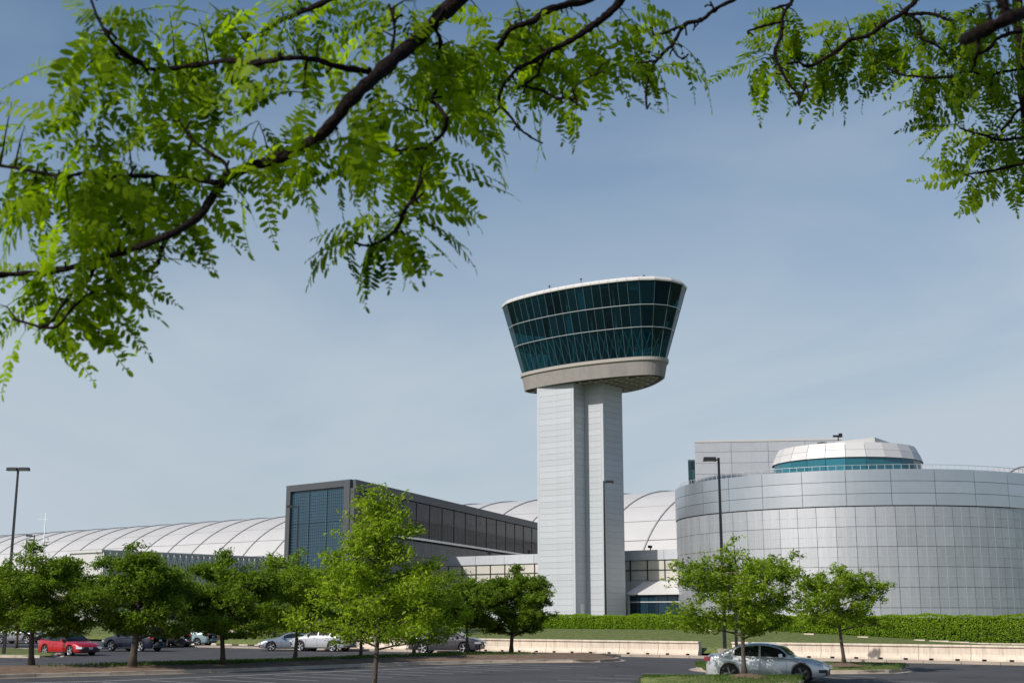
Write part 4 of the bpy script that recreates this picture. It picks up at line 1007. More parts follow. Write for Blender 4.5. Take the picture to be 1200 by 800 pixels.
    # wheels
    tm, rm = wheel_meshes(wr, .22, spokes, rim)
    for xc in (xf, xr):
        for sgn in (-1, 1):
            wo_ = link('wheel', tm, root, (xc, sgn * (W / 2 - .125), wr)); 
            if sgn < 0: wo_.rotation_euler = (0, 0, math.pi)
            link('rim', rm, wo_)
    # lamps, grille, bumpers, plate, mirrors, handles
    zf = dk(hl - .1) ; zr_ = dk(-hl + .1); wf_ = hw(hl - .1)
    def patch(name, mt, x, y, z, sx_, sy_, sz_, rot=0, par=root, tp=.9):
        m0 = MB(); m0.box((0, 0, 0), (sx_, sy_, sz_), taper=tp); o = m0.build(name, mt, par); o.location = (x, y, z); o.rotation_euler = (0, 0, rot); return o
    for sgn in (-1, 1):
        patch('headlight', M['lamp_clear'], hl - .13, sgn * (wf_ - .13), zf - .13, .42, .36, .13, -sgn * .42)
        if rear_lights: patch('tail_light', M['lamp_red'], -hl + .12, sgn * (hw(-hl + .1) - .16), zr_ - .13, .26, .36, .16, sgn * .38)
        xm = ws[0] - .02 if ws[0] > 0 else ws[1]
        xm = min(ws[1], ws[0] + .55); patch('mirror', paint, ws[1] - .32, sgn * (wbelt(ws[1] - .32) + .1), zb(ws[1] - .4) + .1, .14, .2, .13)
    patch('grille', M['trim'], hl - .04, 0, zf - .16, .14, .9, .15); patch('air_intake', M['trim'], hl - .02, 0, ground + .2, .13, 1.3, .24); [patch('fog_lamp', M['trim'], hl - .16, sg_ * (wf_ - .12), ground + .26, .3, .3, .12, -sg_ * .5) for sg_ in (-1, 1)]
    patch('license_plate', M['plate'], hl + .045, 0, ground + .28, .02, .3, .13); patch('license_plate', M['plate'], -hl - .015, 0, zr_ - .3, .02, .3, .13)
    patch('rear_bumper', M['trim'], -hl + .02, 0, ground + .1, .12, W - .5, .16)
    # door seams and handles on both sides
    sm_ = MB(); 
    for x in [glass_side[0][1] + .02] + [g_[0] - .03 for g_ in glass_side[:2]]:
        for sgn in (-1, 1):
            pts = [(x + (0 if q < .5 else 0), sgn * (hw(x) + .0115), ground + .12 + (dk(x) - .16 - ground - .12) * q) for q in (0, .25, .5, .75, 1)]
            for a_, b_ in zip(pts, pts[1:]): sm_.bar(a_, b_, .012, .006)
    sm_.build('door_seam', M['trim'], root)
    for (x0, x1) in glass_side[:2]:
        for sgn in (-1, 1): patch('door_handle', paint, x0 + .2, sgn * (hw(x0 + .2) + .02), dk(x0) - .17, .17, .03, .035)
    for sgn in (-1, 1):
        sk = MB(); sk.box(((xf + xr) / 2, sgn * (W / 2 - .02), ground + .02), (wb - 2 * ar, .05, .07)); sk.build('sill_trim', M['trim'], root)
    if roof_rails:
        for sgn in (-1, 1):
            x0, x1 = bl[1] + .1, ws[0] - .1; m0 = MB(); m0.bar((x0, sgn * (W / 2 - .38), H + .03), (x1, sgn * (W / 2 - .38), H + .03), .04); m0.build('roof_rail', M['alu'], root)
    # seats seen through the glass
    return root
CARGLASS_O = glassmat('car_window', (0, 0, 0), 1.0, base=(0.012, 0.015, 0.016), rough=0.02, ior=1.5)
def sedan(label, paint, loc, rz, L=4.5, W=1.8, H=1.44, **kw):
    h = L / 2; wr = .325
    deck = [(-h, .88), (-h + .08, 1.0), (-h + .7, 1.02), (-.9, .96), (.6, .93), (h - 1.25, .92), (h - .6, .85), (h - .15, .72), (h, .62)]
    roof = [(-h + .45, 1.0), (-h + .75, 1.12), (-h + 1.35, H - .06), (-.35, H), (.1, H - .01), (.6, H - .12), (h - 1.2, .93), (h - 1.1, .9)]
    return car(label, 'silver_sedan' if 'silver' in label else 'sedan', 'car', L, W, H, 2.7, wr, deck, roof, .05, paint, loc, rz, kw.pop('gs', [(-.12, .82), (-1.12, -.2)]), (.25, h - 1.28), (-h + .62, -h + 1.3), **kw)
def coupe(label, name, paint, loc, rz, L=4.24, W=1.78, H=1.3, **kw):
    h = L / 2
    deck = [(-h, .85), (-h + .1, .97), (-h + .5, .98), (-.8, .92), (.6, .88), (h - 1.2, .87), (h - .5, .78), (h - .12, .64), (h, .56)]
    roof = [(-h + .3, .97), (-h + .9, 1.14), (-.6, H - .02), (-.2, H), (.25, H - .06), (h - 1.25, .9), (h - 1.15, .86)]
    return car(label, name, 'car', L, W, H, 2.57, .315, deck, roof, .06, paint, loc, rz, [(-.35, .6), (-1.0, -.42)], (.15, h - 1.32), (-h + .45, -h + 1.3), **kw)
def suv(label, name, paint, loc, rz, L=4.75, W=1.9, H=1.7, wr=.36, hatch=.55, **kw):
    h = L / 2
    deck = [(-h, .95), (-h + .08, 1.08), (-.9, 1.1), (.6, 1.07), (h - 1.15, 1.05), (h - .5, .98), (h - .15, .88), (h, .78)]
    roof = [(-h + .06, 1.08), (-h + .2, 1.25), (-h + hatch, H - .08), (-h + hatch + .3, H - .01), (-.1, H), (.3, H - .03), (h - 1.1, 1.08), (h - 1.0, 1.03)]
    return car(label, name, 'car', L, W, H, L * .585, wr, deck, roof, .06, paint, loc, rz, [(-.02, .85), (-1.0, -.1), (-h + .5, -1.08)], (.42, h - 1.18), (-h + .14, -h + hatch - .06), ground=.24, **kw)
def yaw_pt(u, v): p = gr(u, v); return p
def seats(root):
    for x in (.05, -.85):
        for y in (-.36, .36):
            pass
# nearest silver sedan, nose right and slightly to the camera
c0 = gr(897, 797.2); 
sedan('silver sedan parked nose right behind the nearest grass island, dappled by tree shade', carpaint('silver', (.6, .62, .64), .45, .28), Vector((c0.x, 51.2, 0)), -R(19), spokes=5, rim=M['alloy_dark'])
p = gr(523, 765.2); suv('dark grey SUV parked nose right against the low stone wall', 'suv', carpaint('grey', (.09, .085, .095), .5, .3), p, -R(13), L=4.85, H=1.72, roof_rails=True, hatch=.8)
p = gr(340, 762.0); coupe('silver coupe facing left beside the granite balls', 'coupe', carpaint('coupe_silver', (.36, .4, .46), .6, .28), p, math.pi + R(8), L=4.3)
p = gr(379, 762.5); suv('white crossover parked behind the silver coupe, tail to the right', 'crossover', carpaint('white', (.5, .51, .54), .35, .3), p, math.pi - R(24), L=4.5, H=1.58, wr=.35, hatch=1.0)
p = gr(80, 767.2); coupe('red convertible with black soft top, nose to the right under the trees', 'convertible', carpaint('red', (.42, .006, .014), .1, .35), p, -R(36), L=4.45, W=1.8, H=1.4, soft_top=True)
p = gr(158, 762.5); suv('dark blue SUV facing left in the shade behind the second tree trunk', 'suv', carpaint('navy', (.006, .01, .028), .1, .35), p, math.pi - R(28), L=4.6, H=1.7)
p = gr(200, 757.5); suv('black hatchback seen from behind, between the navy SUV and the pale blue car', 'hatchback', carpaint('black', (.015, .013, .016), .3, .25), p, R(128), L=4.3, H=1.55)
p = gr(223, 756.5); suv('pale blue hatchback parked beyond the other cars by the granite balls', 'hatchback', carpaint('pale_blue', (.38, .52, .55), .3, .3), p, math.pi - R(20), L=4.2, H=1.5, W=1.75, wr=.32, hatch=.7)
p = gr(22, 753.5); suv('silver grey SUV half hidden by trunks at the far left edge', 'suv', carpaint('pearl', (.3, .31, .33), .4, .3), p, -R(14), L=4.6, H=1.66)

# ------------------------------------------------------------------ trees
def tree(name, label, cat, loc, h, cr, cb, leaf, nleaf=9000, lsize=.085, trunk_r=.09, seed=0, asym=(0, 0), lobes=16, flat=.8, sag=0, group=None, dens=1.0, trunkh=None, bark='bark', cone=0.0, tier=1.0):
    """h total height, cr crown radius, cb crown base height"""
    r = np.random.default_rng(seed); rd = random.Random(seed)
    t = thing(name, label, cat, loc, 0, group); mb = MB()
    top = h * .9; pts = []; rad = []; lean = (rd.uniform(-.04, .04) + asym[0] * .05, rd.uniform(-.04, .04))
    for k in range(12):
        f = k / 11; pts.append((lean[0] * f * h + .05 * math.sin(f * 7 + seed), lean[1] * f * h + .04 * math.cos(f * 6 + seed), top * f)); rad.append(trunk_r * (1.35 if k == 0 else 1.0) * (1 - .82 * f))
    mb.tube(pts, rad, 10); mb.build('trunk', M[bark], t)
    C = []; S = []
    for k in range(lobes):
        f = (k + .5) / lobes; z0 = cb * .75 + (top - cb * .75) * f ** 1.1 * .85
        a_ = k * 2.4 + rd.uniform(-.4, .4)
        zz = (z0 - cb) / (h - cb); prof = math.sqrt(max(.05, 1 - (max(0, zz) - .28) ** 2 / .6)) if zz < .95 else .3
        R_ = cr * prof * rd.uniform(.7, 1.08) * (1 - cone * max(0, zz)) ** 1.6
        ex = R_ * math.cos(a_) + asym[0] * cr * .3 * prof; ey = R_ * math.sin(a_)
        rise = (h - cb) * (.1 + .25 * zz) * tier * rd.uniform(.6, 1.3)
        i = min(11, int(z0 / top * 11)); b0 = Vector(pts[i]); b0.z = z0
        e = Vector((ex, ey, min(cb + (h - cb) * (1.0 - .52 * min(1, R_ / cr) ** 2) * rd.uniform(.86, 1.02), z0 + rise + .15))); mid = b0.lerp(e, .5) + Vector((rd.uniform(-.1, .1), rd.uniform(-.1, .1), -.05 * h * .3 + .12))
        bp = [b0, b0.lerp(mid, .5) + Vector((0, 0, .03)), mid, mid.lerp(e, .5) + Vector((rd.uniform(-.06, .06), 0, .04)), e]
        m2 = MB(); m2.tube(bp, [trunk_r * .42 * (1 - zz * .4), trunk_r * .34, trunk_r * .25, trunk_r * .16, trunk_r * .06], 6, cap=False)
        # side twigs
        for q in range(5):
            s_ = bp[1 + q % 3].lerp(bp[2 + q % 3], rd.random()); tw_ = s_ + Vector((rd.uniform(-1, 1), rd.uniform(-1, 1), rd.uniform(-.15, .7))) * (.3 * R_ + .08 * cr)
            m2.tube([s_, s_.lerp(tw_, .5) + Vector((0, 0, .03)), tw_], [trunk_r * .16, trunk_r * .1, trunk_r * .04], 4, cap=False); C.append(tw_); S.append(.17 * cr * (.35 + .65 * R_ / cr))
        m2.build('branch', M[bark], t)
        for q in (.38, .55, .72, .88, 1.0): 
            p = b0.lerp(e, q) + Vector((0, 0, .05)); C.append(p); S.append((.12 + .1 * q) * cr * (.35 + .65 * R_ / cr))
    # crown-top leader clumps
    for q in range(5): C.append(Vector(pts[-1]) + Vector((rd.uniform(-.3, .3) * cr * .5, rd.uniform(-.3, .3) * cr * .5, rd.uniform(-.15, .1) * h * .6 + .02))); S.append(.13 * cr)
    C = np.array([tuple(c) for c in C]); S = np.array(S)
    wgt = S ** 1.6; wgt /= wgt.sum(); n = nleaf; idx = r.choice(len(C), n, p=wgt)
    d = r.normal(size=(n, 3)); d /= np.linalg.norm(d, axis=1)[:, None]; rr = r.random(n) ** .45
    P = C[idx] + d * (S[idx] * rr * 1.35)[:, None] * np.array([1, 1, .55 * tier])
    # second-level clumping into tufts
    nt_ = n // 14; tc_ = P[r.integers(0, n, nt_)]; k = r.integers(0, nt_, n); P = P * .35 + tc_[k] * .65 if False else tc_[k] + r.normal(size=(n, 3)) * .085 * (cr / 2.2) * np.array([1, 1, .7])
    P[:, 2] = np.maximum(P[:, 2], cb * .82 + r.random(n) * .2)
    nv = lsize * .5; a = r.normal(size=(n, 3)); a[:, 2] = np.abs(a[:, 2]) + .5; a /= np.linalg.norm(a, axis=1)[:, None]
    q_ = r.normal(size=(n, 3)); x = np.cross(a, q_); x /= np.linalg.norm(x, axis=1)[:, None]; y = np.cross(a, x); s = (lsize * r.uniform(.6, 1.25, n))[:, None]
    V = np.stack([P - x * s, P - y * s * .42 + a * s * .15, P + x * s - a * s * .2, P + y * s * .42 + a * s * .15], 1).reshape(-1, 3)
    tint = np.repeat(np.clip(r.normal(.45, .2, nt_)[k] + r.normal(0, .12, n), 0, 1), 4)
    bulk('crown', V, np.arange(4 * n).reshape(n, 4), M[leaf], t, tint=tint, kind='stuff')
    return t
grp1 = 'trees on the mulch island'
def gt(u, v, z=.3): return gr(u, v, z)
tree('shade_tree', 'dark leafy tree at the far left, standing before the red convertible', 'tree', gt(37, 779.5), 5.45, 2.7, 1.42, 'leaf_dark', 34000, seed=3, trunk_r=.13, group=grp1, lobes=20)
tree('shade_tree', 'dark leafy tree in front of the navy SUV, second on the island from the left', 'tree', gt(156, 780), 5.6, 2.65, 1.42, 'leaf_dark', 34000, seed=5, trunk_r=.17, group=grp1, lobes=20)
tree('shade_tree', 'dark tree before the granite balls, third on the island from the left', 'tree', gt(260, 777), 5.3, 2.35, 1.35, 'leaf_dark', 30000, seed=8, trunk_r=.12, group=grp1, lobes=18)
tree('shade_tree', 'lighter green tree in front of the silver coupe', 'tree', gt(347, 773), 5.6, 2.6, 1.6, 'leaf_mid', 24000, seed=11, trunk_r=.1, group=grp1, lobes=18)
tree('shade_tree', 'dark tree right of the white crossover, behind the bright green tree', 'tree', gt(422, 770), 5.0, 2.2, 1.7, 'leaf_dark', 24000, seed=13, trunk_r=.09, group=grp1, lobes=18)
tree('shade_tree', 'dark tree in front of the tail of the grey SUV', 'tree', gt(486, 767), 4.7, 2.1, 1.7, 'leaf_dark', 22000, seed=17, trunk_r=.1, group=grp1)
tree('shade_tree', 'dark tree in front of the nose of the grey SUV', 'tree', gt(546, 766), 4.4, 1.9, 1.75, 'leaf_dark', 20000, seed=19, trunk_r=.1, group=grp1)
tree('shade_tree', 'dense round dark tree at the island end, left of the tower base', 'tree', gt(600, 764.5), 5.3, 2.3, 1.15, 'leaf_dark', 46000, seed=23, trunk_r=.13, group=grp1, lobes=22)
# behind rows at left
tree('red_leaf_tree', 'tree with reddish leaves behind the leftmost dark tree', 'tree', gt(20, 759), 5.2, 2.6, 1.9, 'leaf_red', 9000, seed=29, group=None, trunk_r=.1)
g2 = 'trees behind the parked cars'
tree('shade_tree', 'dark tree behind the red convertible roof', 'tree', gt(85, 755), 6.3, 3.3, 1.6, 'leaf_dark', 13000, seed=31, group=g2, trunk_r=.12)
tree('shade_tree', 'dark tree behind the roof of the navy SUV', 'tree', gt(190, 750.5), 6.8, 3.6, 1.7, 'leaf_dark', 13000, seed=37, group=g2, trunk_r=.12)
tree('shade_tree', 'dark tree on the lawn behind the silver coupe and the granite balls', 'tree', gt(322, 748, .6), 6.0, 3.8, 1.5, 'leaf_dark', 12000, seed=41, group=g2, trunk_r=.12)
tree('shade_tree', 'dark tree on the lawn behind the white crossover', 'tree', gt(395, 746, .9), 5.6, 3.6, 1.3, 'leaf_dark', 12000, seed=43, group=g2, trunk_r=.12)
tree('shade_tree', 'dark tree on the lawn behind the grey SUV', 'tree', gt(505, 745, .9), 6.0, 3.6, 1.3, 'leaf_dark', 12000, seed=47, group=g2, trunk_r=.12)
tree('shade_tree', 'dark tree at the far left edge behind the silver grey SUV', 'tree', gt(-8, 753), 6.4, 3.3, 1.6, 'leaf_dark', 12000, seed=53, group=g2, trunk_r=.12)
tree('shade_tree', 'dark tree behind the pale blue hatchback', 'tree', gt(240, 749.5), 6.0, 3.2, 1.6, 'leaf_dark', 11000, seed=59, group=g2, trunk_r=.12)
# near bright tree, two at right
NT = Vector((-3.92, 40.0, 0.0)); NT.x = (451 - 600) / F * 40 * 1.035
tree('young_tree', 'tall bright yellow green young tree in front of the dark glass block', 'tree', NT, 6.6, 2.85, 1.9, 'leaf_bright', 18000, .075, trunk_r=.085, seed=61, lobes=30, cone=.8, tier=.55)
t855 = gr(857, 792, .32); t855 = Vector(((857 - 600) / F * 48.6 * 1.035, 48.6, .3)); disc(t855, 1.1, .34, M['mulch'])
tree('young_tree', 'light green tree on the nearest island in front of the silver sedan', 'tree', t855, 5.15, 2.3, 1.7, 'leaf_mid', 21000, .075, trunk_r=.09, seed=67, lobes=20, asym=(-.15, 0))
t987 = gr(988, 778, .33); disc(t987, 1.0, .33, M['mulch'])
tree('young_tree', 'smaller light green tree on the island right of the silver sedan', 'tree', t987, 4.6, 2.1, 1.9, 'leaf_mid', 14000, .08, trunk_r=.09, seed=71, lobes=16)
# low shrub rows seen behind the trunks
def shrub(label, p, w_, h_, leaf, n, seed, grp=None):
    r = np.random.default_rng(seed); t = thing('shrub', label, 'shrub', p, 0, grp); m0 = MB()
    for q in range(5): m0.tube([(0, 0, 0), (r.normal() * w_ * .15, r.normal() * w_ * .15, h_ * .5), (r.normal() * w_ * .3, r.normal() * w_ * .3, h_ * .8)], [.03, .02, .01], 5)
    m0.build('stems', M['bark'], t)
    P = r.normal(size=(n, 3)); P /= np.linalg.norm(P, axis=1)[:, None]; P *= (r.random(n) ** .35)[:, None] * np.array([w_ / 2, w_ / 2 * .8, h_ / 2]); P[:, 2] += h_ / 2; P += .07 * np.sin(P[:, [1, 2, 0]] * 7)
    V, Fc = leaf_quads(P, .07); bulk('foliage', V, Fc, M[leaf], t, tint=np.repeat(r.random(n), 4), kind='stuff')
for i, (u, lab) in enumerate(((262, 'low green shrub on the lawn behind the second and third granite balls'), (300, 'low green shrub on the lawn above the silver coupe nose'), (338, 'low green shrub behind the silver coupe cabin'))):
    shrub(lab, gr(u, 748, .5), 3.2, 1.5, 'leaf_mid', 3500, 100 + i, 'shrubs on the lawn edge')

# ------------------------------------------------------------------ overhanging locust tree
lo = thing('locust_tree', 'overhanging locust tree with feathery leaves across the top of the view', 'tree', (2.75, 4.9, 0))
LOC = Vector(lo.location)
BR = [  # (depth, [(u, v, width px)...], depth drift)
 (2.9, [(640, -120, 30), (590, -60, 28), (530, 5, 24), (490, 45, 22), (450, 80, 21), (410, 118, 20), (380, 155, 18), (345, 178, 16), (310, 190, 16), (270, 205, 15), (250, 228, 13), (232, 255, 12), (200, 275, 11), (160, 290, 9), (110, 306, 9), (60, 318, 8), (0, 322, 7), (-60, 328, 6)], .25),
 (2.75, [(255, 214, 9), (215, 210, 7), (170, 206, 6), (140, 208, 6), (100, 203, 5), (75, 208, 6), (50, 203, 5), (0, 194, 4), (-40, 188, 4)], .1),
 (2.85, [(432, 84, 12), (395, 78, 9), (370, 70, 8), (340, 68, 7), (300, 74, 8), (270, 71, 7), (230, 76, 7), (185, 82, 7), (165, 74, 7), (140, 58, 6), (125, 40, 5), (112, 15, 4), (100, -20, 4)], .15),
 (2.8, [(165, 74, 6), (150, 66, 6), (130, 62, 6), (112, 66, 5)], .0),
 (3.1, [(470, -50, 11), (420, -15, 9), (375, 5, 8), (340, 20, 6), (320, 30, 5), (285, 52, 3)], .1),
 (2.8, [(268, 206, 6), (262, 190, 5), (240, 175, 4), (222, 160, 4), (210, 140, 3)], .0),
 (2.95, [(200, 274, 7), (190, 290, 6), (185, 308, 6), (172, 318, 7)], -.05),
 (2.85, [(112, 306, 6), (104, 328, 5), (80, 348, 5), (62, 375, 4), (45, 386, 3)], .1),
 (2.95, [(140, 298, 4), (136, 330, 4), (105, 344, 4), (84, 362, 4), (62, 384, 4), (15, 374, 4)], .1),
 (3.3, [(800, -110, 18), (731, -5, 14), (709, 19, 12), (690, 34, 11), (667, 49, 9), (643, 60, 8), (627, 71, 7), (608, 80, 6), (596, 92, 5), (588, 104, 5), (584, 120, 4), (595, 133, 4), (607, 149, 4), (621, 160, 3), (636, 168, 3)], .0),
 (3.45, [(790, -70, 16), (700, -6, 12), (667, 5, 11), (640, 13, 11), (624, 25, 9), (600, 33, 8), (587, 51, 8), (576, 67, 7), (548, 83, 4)], -.1),
 (3.0, [(520, 12, 8), (511, 30, 6), (516, 50, 6), (512, 77, 6), (521, 93, 5), (505, 116, 6), (513, 124, 6), (523, 139, 7), (521, 152, 6), (511, 165, 6), (500, 173, 7), (496, 190, 6), (492, 212, 6), (484, 233, 6), (473, 249, 6), (465, 268, 5), (449, 281, 5), (431, 288, 4), (415, 284, 3)], .15),
 (3.05, [(500, 173, 5), (480, 175, 4), (450, 177, 4), (430, 172, 3)], .0),
 (3.05, [(505, 116, 5), (490, 120, 4), (492, 130, 4), (478, 128, 3)], .0),
 (3.05, [(430, 174, 4), (440, 160, 3), (446, 148, 3)], .0),
 (2.9, [(455, 76, 5), (460, 55, 5), (462, 30, 4), (456, 5, 4)], .0),
 (3.8, [(960, -80, 9), (870, -8, 6), (859, 0, 6), (837, 12, 6), (821, 24, 6), (803, 29, 6), (789, 51, 5), (773, 67, 5), (763, 80, 5), (759, 93, 4), (757, 107, 4), (758, 128, 3)], .0),
 (3.8, [(803, 29, 5), (780, 38, 4), (765, 42, 3)], .0), (3.8, [(787, 55, 3), (793, 64, 3), (800, 70, 2)], .0), (3.75, [(771, 70, 4), (758, 73, 3), (742, 74, 3)], .0),
 (3.75, [(762, 62, 4), (740, 56, 4), (727, 52, 4), (722, 44, 4)], .0), (3.8, [(837, 12, 3), (832, 2, 3)], .0), (3.8, [(820, 24, 3), (812, 36, 2)], .0),
 (3.3, [(643, 60, 5), (634, 75, 4), (630, 88, 4), (616, 100, 5), (637, 107, 4), (653, 115, 4), (669, 116, 4), (677, 124, 3)], .0),
 (3.25, [(653, 115, 3), (660, 120, 3)], .0), (3.25, [(673, 116, 3), (674, 102, 2), (690, 92, 2), (697, 88, 2)], .0),
 (4.4, [(1110, -60, 10), (1080, -10, 8), (1062, 12, 7), (1035, 29, 7), (1017, 42, 6), (996, 47, 6), (983, 58, 6), (967, 68, 5), (947, 78, 5), (934, 73, 4), (918, 76, 4)], .0),
 (4.3, [(940, -60, 6), (929, -2, 5), (918, 16, 5), (915, 42, 5), (908, 62, 5), (915, 81, 5), (926, 100, 4), (937, 114, 5), (936, 124, 4)], .0),
 (4.3, [(944, 92, 3), (943, 104, 3), (938, 114, 3)], .0), (4.3, [(918, 25, 4), (905, 28, 4), (894, 31, 4), (876, 37, 3)], .0), (4.3, [(925, 5, 4), (914, 8, 4), (904, 12, 3)], .0),
 (4.4, [(1058, 14, 5), (1077, 26, 4), (1080, 45, 4), (1092, 50, 4), (1104, 58, 3)], .0), (4.45, [(1060, 18, 5), (1080, 16, 5), (1098, 18, 5), (1116, 24, 4), (1139, 19, 4)], .1),
 (4.2, [(1290, 10, 8), (1215, 33, 6), (1175, 42, 5), (1158, 58, 5), (1145, 65, 4), (1142, 78, 4)], .0), (4.4, [(1152, 100, 3), (1160, 92, 4), (1168, 86, 4), (1200, 80, 5), (1270, 60, 6)], .0),
 (4.4, [(1174, 152, 3), (1184, 143, 4), (1196, 128, 4), (1260, 90, 5)], .0), (4.4, [(1040, 80, 3), (1060, 88, 3), (1090, 91, 4), (1110, 90, 4), (1135, 84, 4), (1160, 92, 4)], .0),
 (4.4, [(1125, 150, 3), (1150, 158, 3), (1180, 164, 4), (1250, 150, 5)], .0), (4.4, [(1130, 205, 2), (1150, 202, 3), (1180, 196, 4), (1260, 180, 5)], .0), (4.6, [(1150, 130, 3), (1170, 126, 3), (1210, 118, 4)], .0),
 (1.7, [(1131, 47, 18), (1140, 42, 20), (1152, 36, 19), (1178, 24, 20), (1215, 8, 22), (1290, -30, 26)], .1),
 (1.75, [(1182, 22, 16), (1176, 5, 16), (1170, -30, 18)], .0),
 (4.7, [(1170, -330, 20), (1180, -160, 18), (1190, -40, 17), (1194, 40, 16), (1198, 100, 15), (1204, 155, 14), (1216, 260, 16)], .0),
]
bpts = []   # (point, depth) samples for attaching twigs
rdl = random.Random(5)
for di, (dep, pl_, drift) in enumerate(BR):
    P3 = []; Rr = []
    # refine with catmull-ish subdivision and gnarl
    n = len(pl_); sub = 6
    for i in range(n - 1):
        p0, p1, p2, p3 = pl_[max(0, i - 1)], pl_[i], pl_[i + 1], pl_[min(n - 1, i + 2)]
        for q in range(sub):
            t_ = q / sub
            def cr_(k): return .5 * ((2 * p1[k]) + (-p0[k] + p2[k]) * t_ + (2 * p0[k] - 5 * p1[k] + 4 * p2[k] - p3[k]) * t_ ** 2 + (-p0[k] + 3 * p1[k] - 3 * p2[k] + p3[k]) * t_ ** 3)
            u, v, wd = cr_(0), cr_(1), p1[2] + (p2[2] - p1[2]) * t_
            D = dep + drift * math.sin((i + t_) * .9 + di); knob = 1 + (.4 if q == 0 else 0) * (1 if wd < 9 else .3) + rdl.uniform(-.13, .16)
            jit = .5 if wd < 9 else .8
            P3.append(at(u + rdl.uniform(-jit, jit), v + rdl.uniform(-jit, jit), D)); Rr.append(wd * .5 / F * D * 1.03 * knob * .8)
            if dep > 2 and di < len(BR) - 1: bpts.append((P3[-1], D, u, v))
    u, v, wd = pl_[-1]; P3.append(at(u, v, dep + drift * math.sin((n - 1) * .9 + di))); Rr.append(wd * .5 / F * dep * .8)
    mb = MB(); mb.tube([p - LOC for p in P3], Rr, 8)
    # short spur twigs / buds
    for q in range(max(1, len(P3) // 6)):
        i = rdl.randrange(1, len(P3)); d = Vector((rdl.uniform(-1, 1), rdl.uniform(-.5, .5), rdl.uniform(-1, 1))) * .02
        mb.tube([P3[i] - LOC, P3[i] + d - LOC, P3[i] + d * 1.5 + Vector((0, 0, rdl.uniform(-.012, .008))) - LOC], [.0035, .0028, .0035], 5)
    mb.build('branch', M['bark_dark'], lo)
# trunk, out of frame to the right, rising to where the limbs spring
tp = [Vector((2.75, 4.9, -.05)), Vector((2.72, 4.88, .3)), Vector((2.6, 4.85, 1.5)), Vector((2.55, 4.8, 3.0)), Vector((2.4, 4.75, 4.6)), Vector((2.4, 4.75, 6.0))]
mb = MB(); mb.tube([p - LOC for p in tp], [.2, .15, .12, .1, .08, .06], 12); mb.build('trunk', M['bark_dark'], lo)
for tgt, dep in (((640, -120), 2.9), ((800, -110), 3.3), ((960, -80), 3.8), ((790, -70), 3.45)):
    e = at(tgt[0], tgt[1], dep); s_ = Vector((2.4, 4.75, 6.0)); mb = MB(); pts = [s_.lerp(e, f) + Vector((0, 0, .35 * math.sin(math.pi * f))) for f in (0, .2, .4, .6, .8, 1)]
    mb.tube([p - LOC for p in pts], [.06, .05, .045, .04, .035, .03], 10); mb.build('limb', M['bark_dark'], lo)

# pinnate leaf meshes (unit: metres, about 16 cm); x along the stalk, droop towards -z
def pinnate(seed, L=.17, pairs=11, droop=.5, ll=.027, side=0.0, twist=0.0):
    r = random.Random(seed); V = []; Fc = []; T_ = []
    def rach(f):
        a_ = droop * f; return Vector((L * (f - .12 * droop * f * f), side * L * f * f, -L * .5 * droop * f * f))
    def put(vs, fs, tn): o = len(V); V.extend(vs); Fc.extend([tuple(i + o for i in q) for q in fs]); T_.extend([tn] * len(vs))
    K = 8; prev = None
    for k in range(K):
        a_, b_ = rach(k / K), rach((k + 1) / K); w_ = .0011
        put([a_ + Vector((0, -w_, 0)), a_ + Vector((0, w_, 0)), b_ + Vector((0, w_, 0)), b_ + Vector((0, -w_, 0))], [(0, 1, 2, 3)], .75)
        put([a_ + Vector((0, 0, -w_)), a_ + Vector((0, 0, w_)), b_ + Vector((0, 0, w_)), b_ + Vector((0, 0, -w_))], [(0, 1, 2, 3)], .75)
    def leaflet(f, sg, ang, l):
        b_ = rach(f); t_ = (rach(min(1, f + .05)) - rach(max(0, f - .05))).normalized(); up = Vector((0, 0, 1)); sd_ = up.cross(t_).normalized() * sg; nn = t_.cross(sd_) * sg
        d = (t_ * math.cos(ang) + sd_ * math.sin(ang)); d = (d + Vector((0, 0, r.uniform(-.45, .15)))).normalized(); wv = nn.cross(d).normalized()
        w_ = l * r.uniform(.18, .22); cup = nn.normalized() * l * .05
        pts = [b_, b_ + d * l * .22 + wv * w_ * .8 + cup, b_ + d * l * .6 + wv * w_ + cup, b_ + d * l * .88 + wv * w_ * .55 + cup * .6, b_ + d * l, b_ + d * l * .88 - wv * w_ * .55 + cup * .6, b_ + d * l * .6 - wv * w_ + cup, b_ + d * l * .22 - wv * w_ * .8 + cup]
        m_ = b_ + d * l * .5
        tn = r.uniform(.25, .75)
        put(pts, [(0, 1, 7), (1, 2, 6, 7), (2, 3, 5, 6), (3, 4, 5)], tn)
    for k in range(pairs):
        f = .16 + .8 * k / (pairs - 1); env = math.sin(math.pi * min(1, (k + 1.2) / (pairs + .6))) ** .35 * (1 - .35 * (f > .85))
        for sg in (-1, 1):
            if r.random() < .04: continue
            leaflet(f + r.uniform(-.012, .012) + (.02 if sg > 0 else 0), sg, R(r.uniform(58, 75)), ll * env * r.uniform(.88, 1.1))
    leaflet(1.0, 1, R(r.uniform(-8, 12)), ll * .75)
    me = bpy.data.meshes.new('leaf'); me.from_pydata([tuple(v) for v in V], [], Fc); me.materials.append(M['locust'])
    a_ = me.attributes.new('tint', 'FLOAT', 'POINT'); a_.data.foreach_set('value', T_); me.update()
    return me, np.array([tuple(v) for v in V]), Fc, np.array(T_)
LV = [pinnate(i, L=.19 + .016 * (i % 5), pairs=10 + i % 4, droop=.35 + .25 * (i % 4), side=(-.25, 0, .2)[i % 3], ll=.036 + .002 * (i % 4)) for i in range(12)]
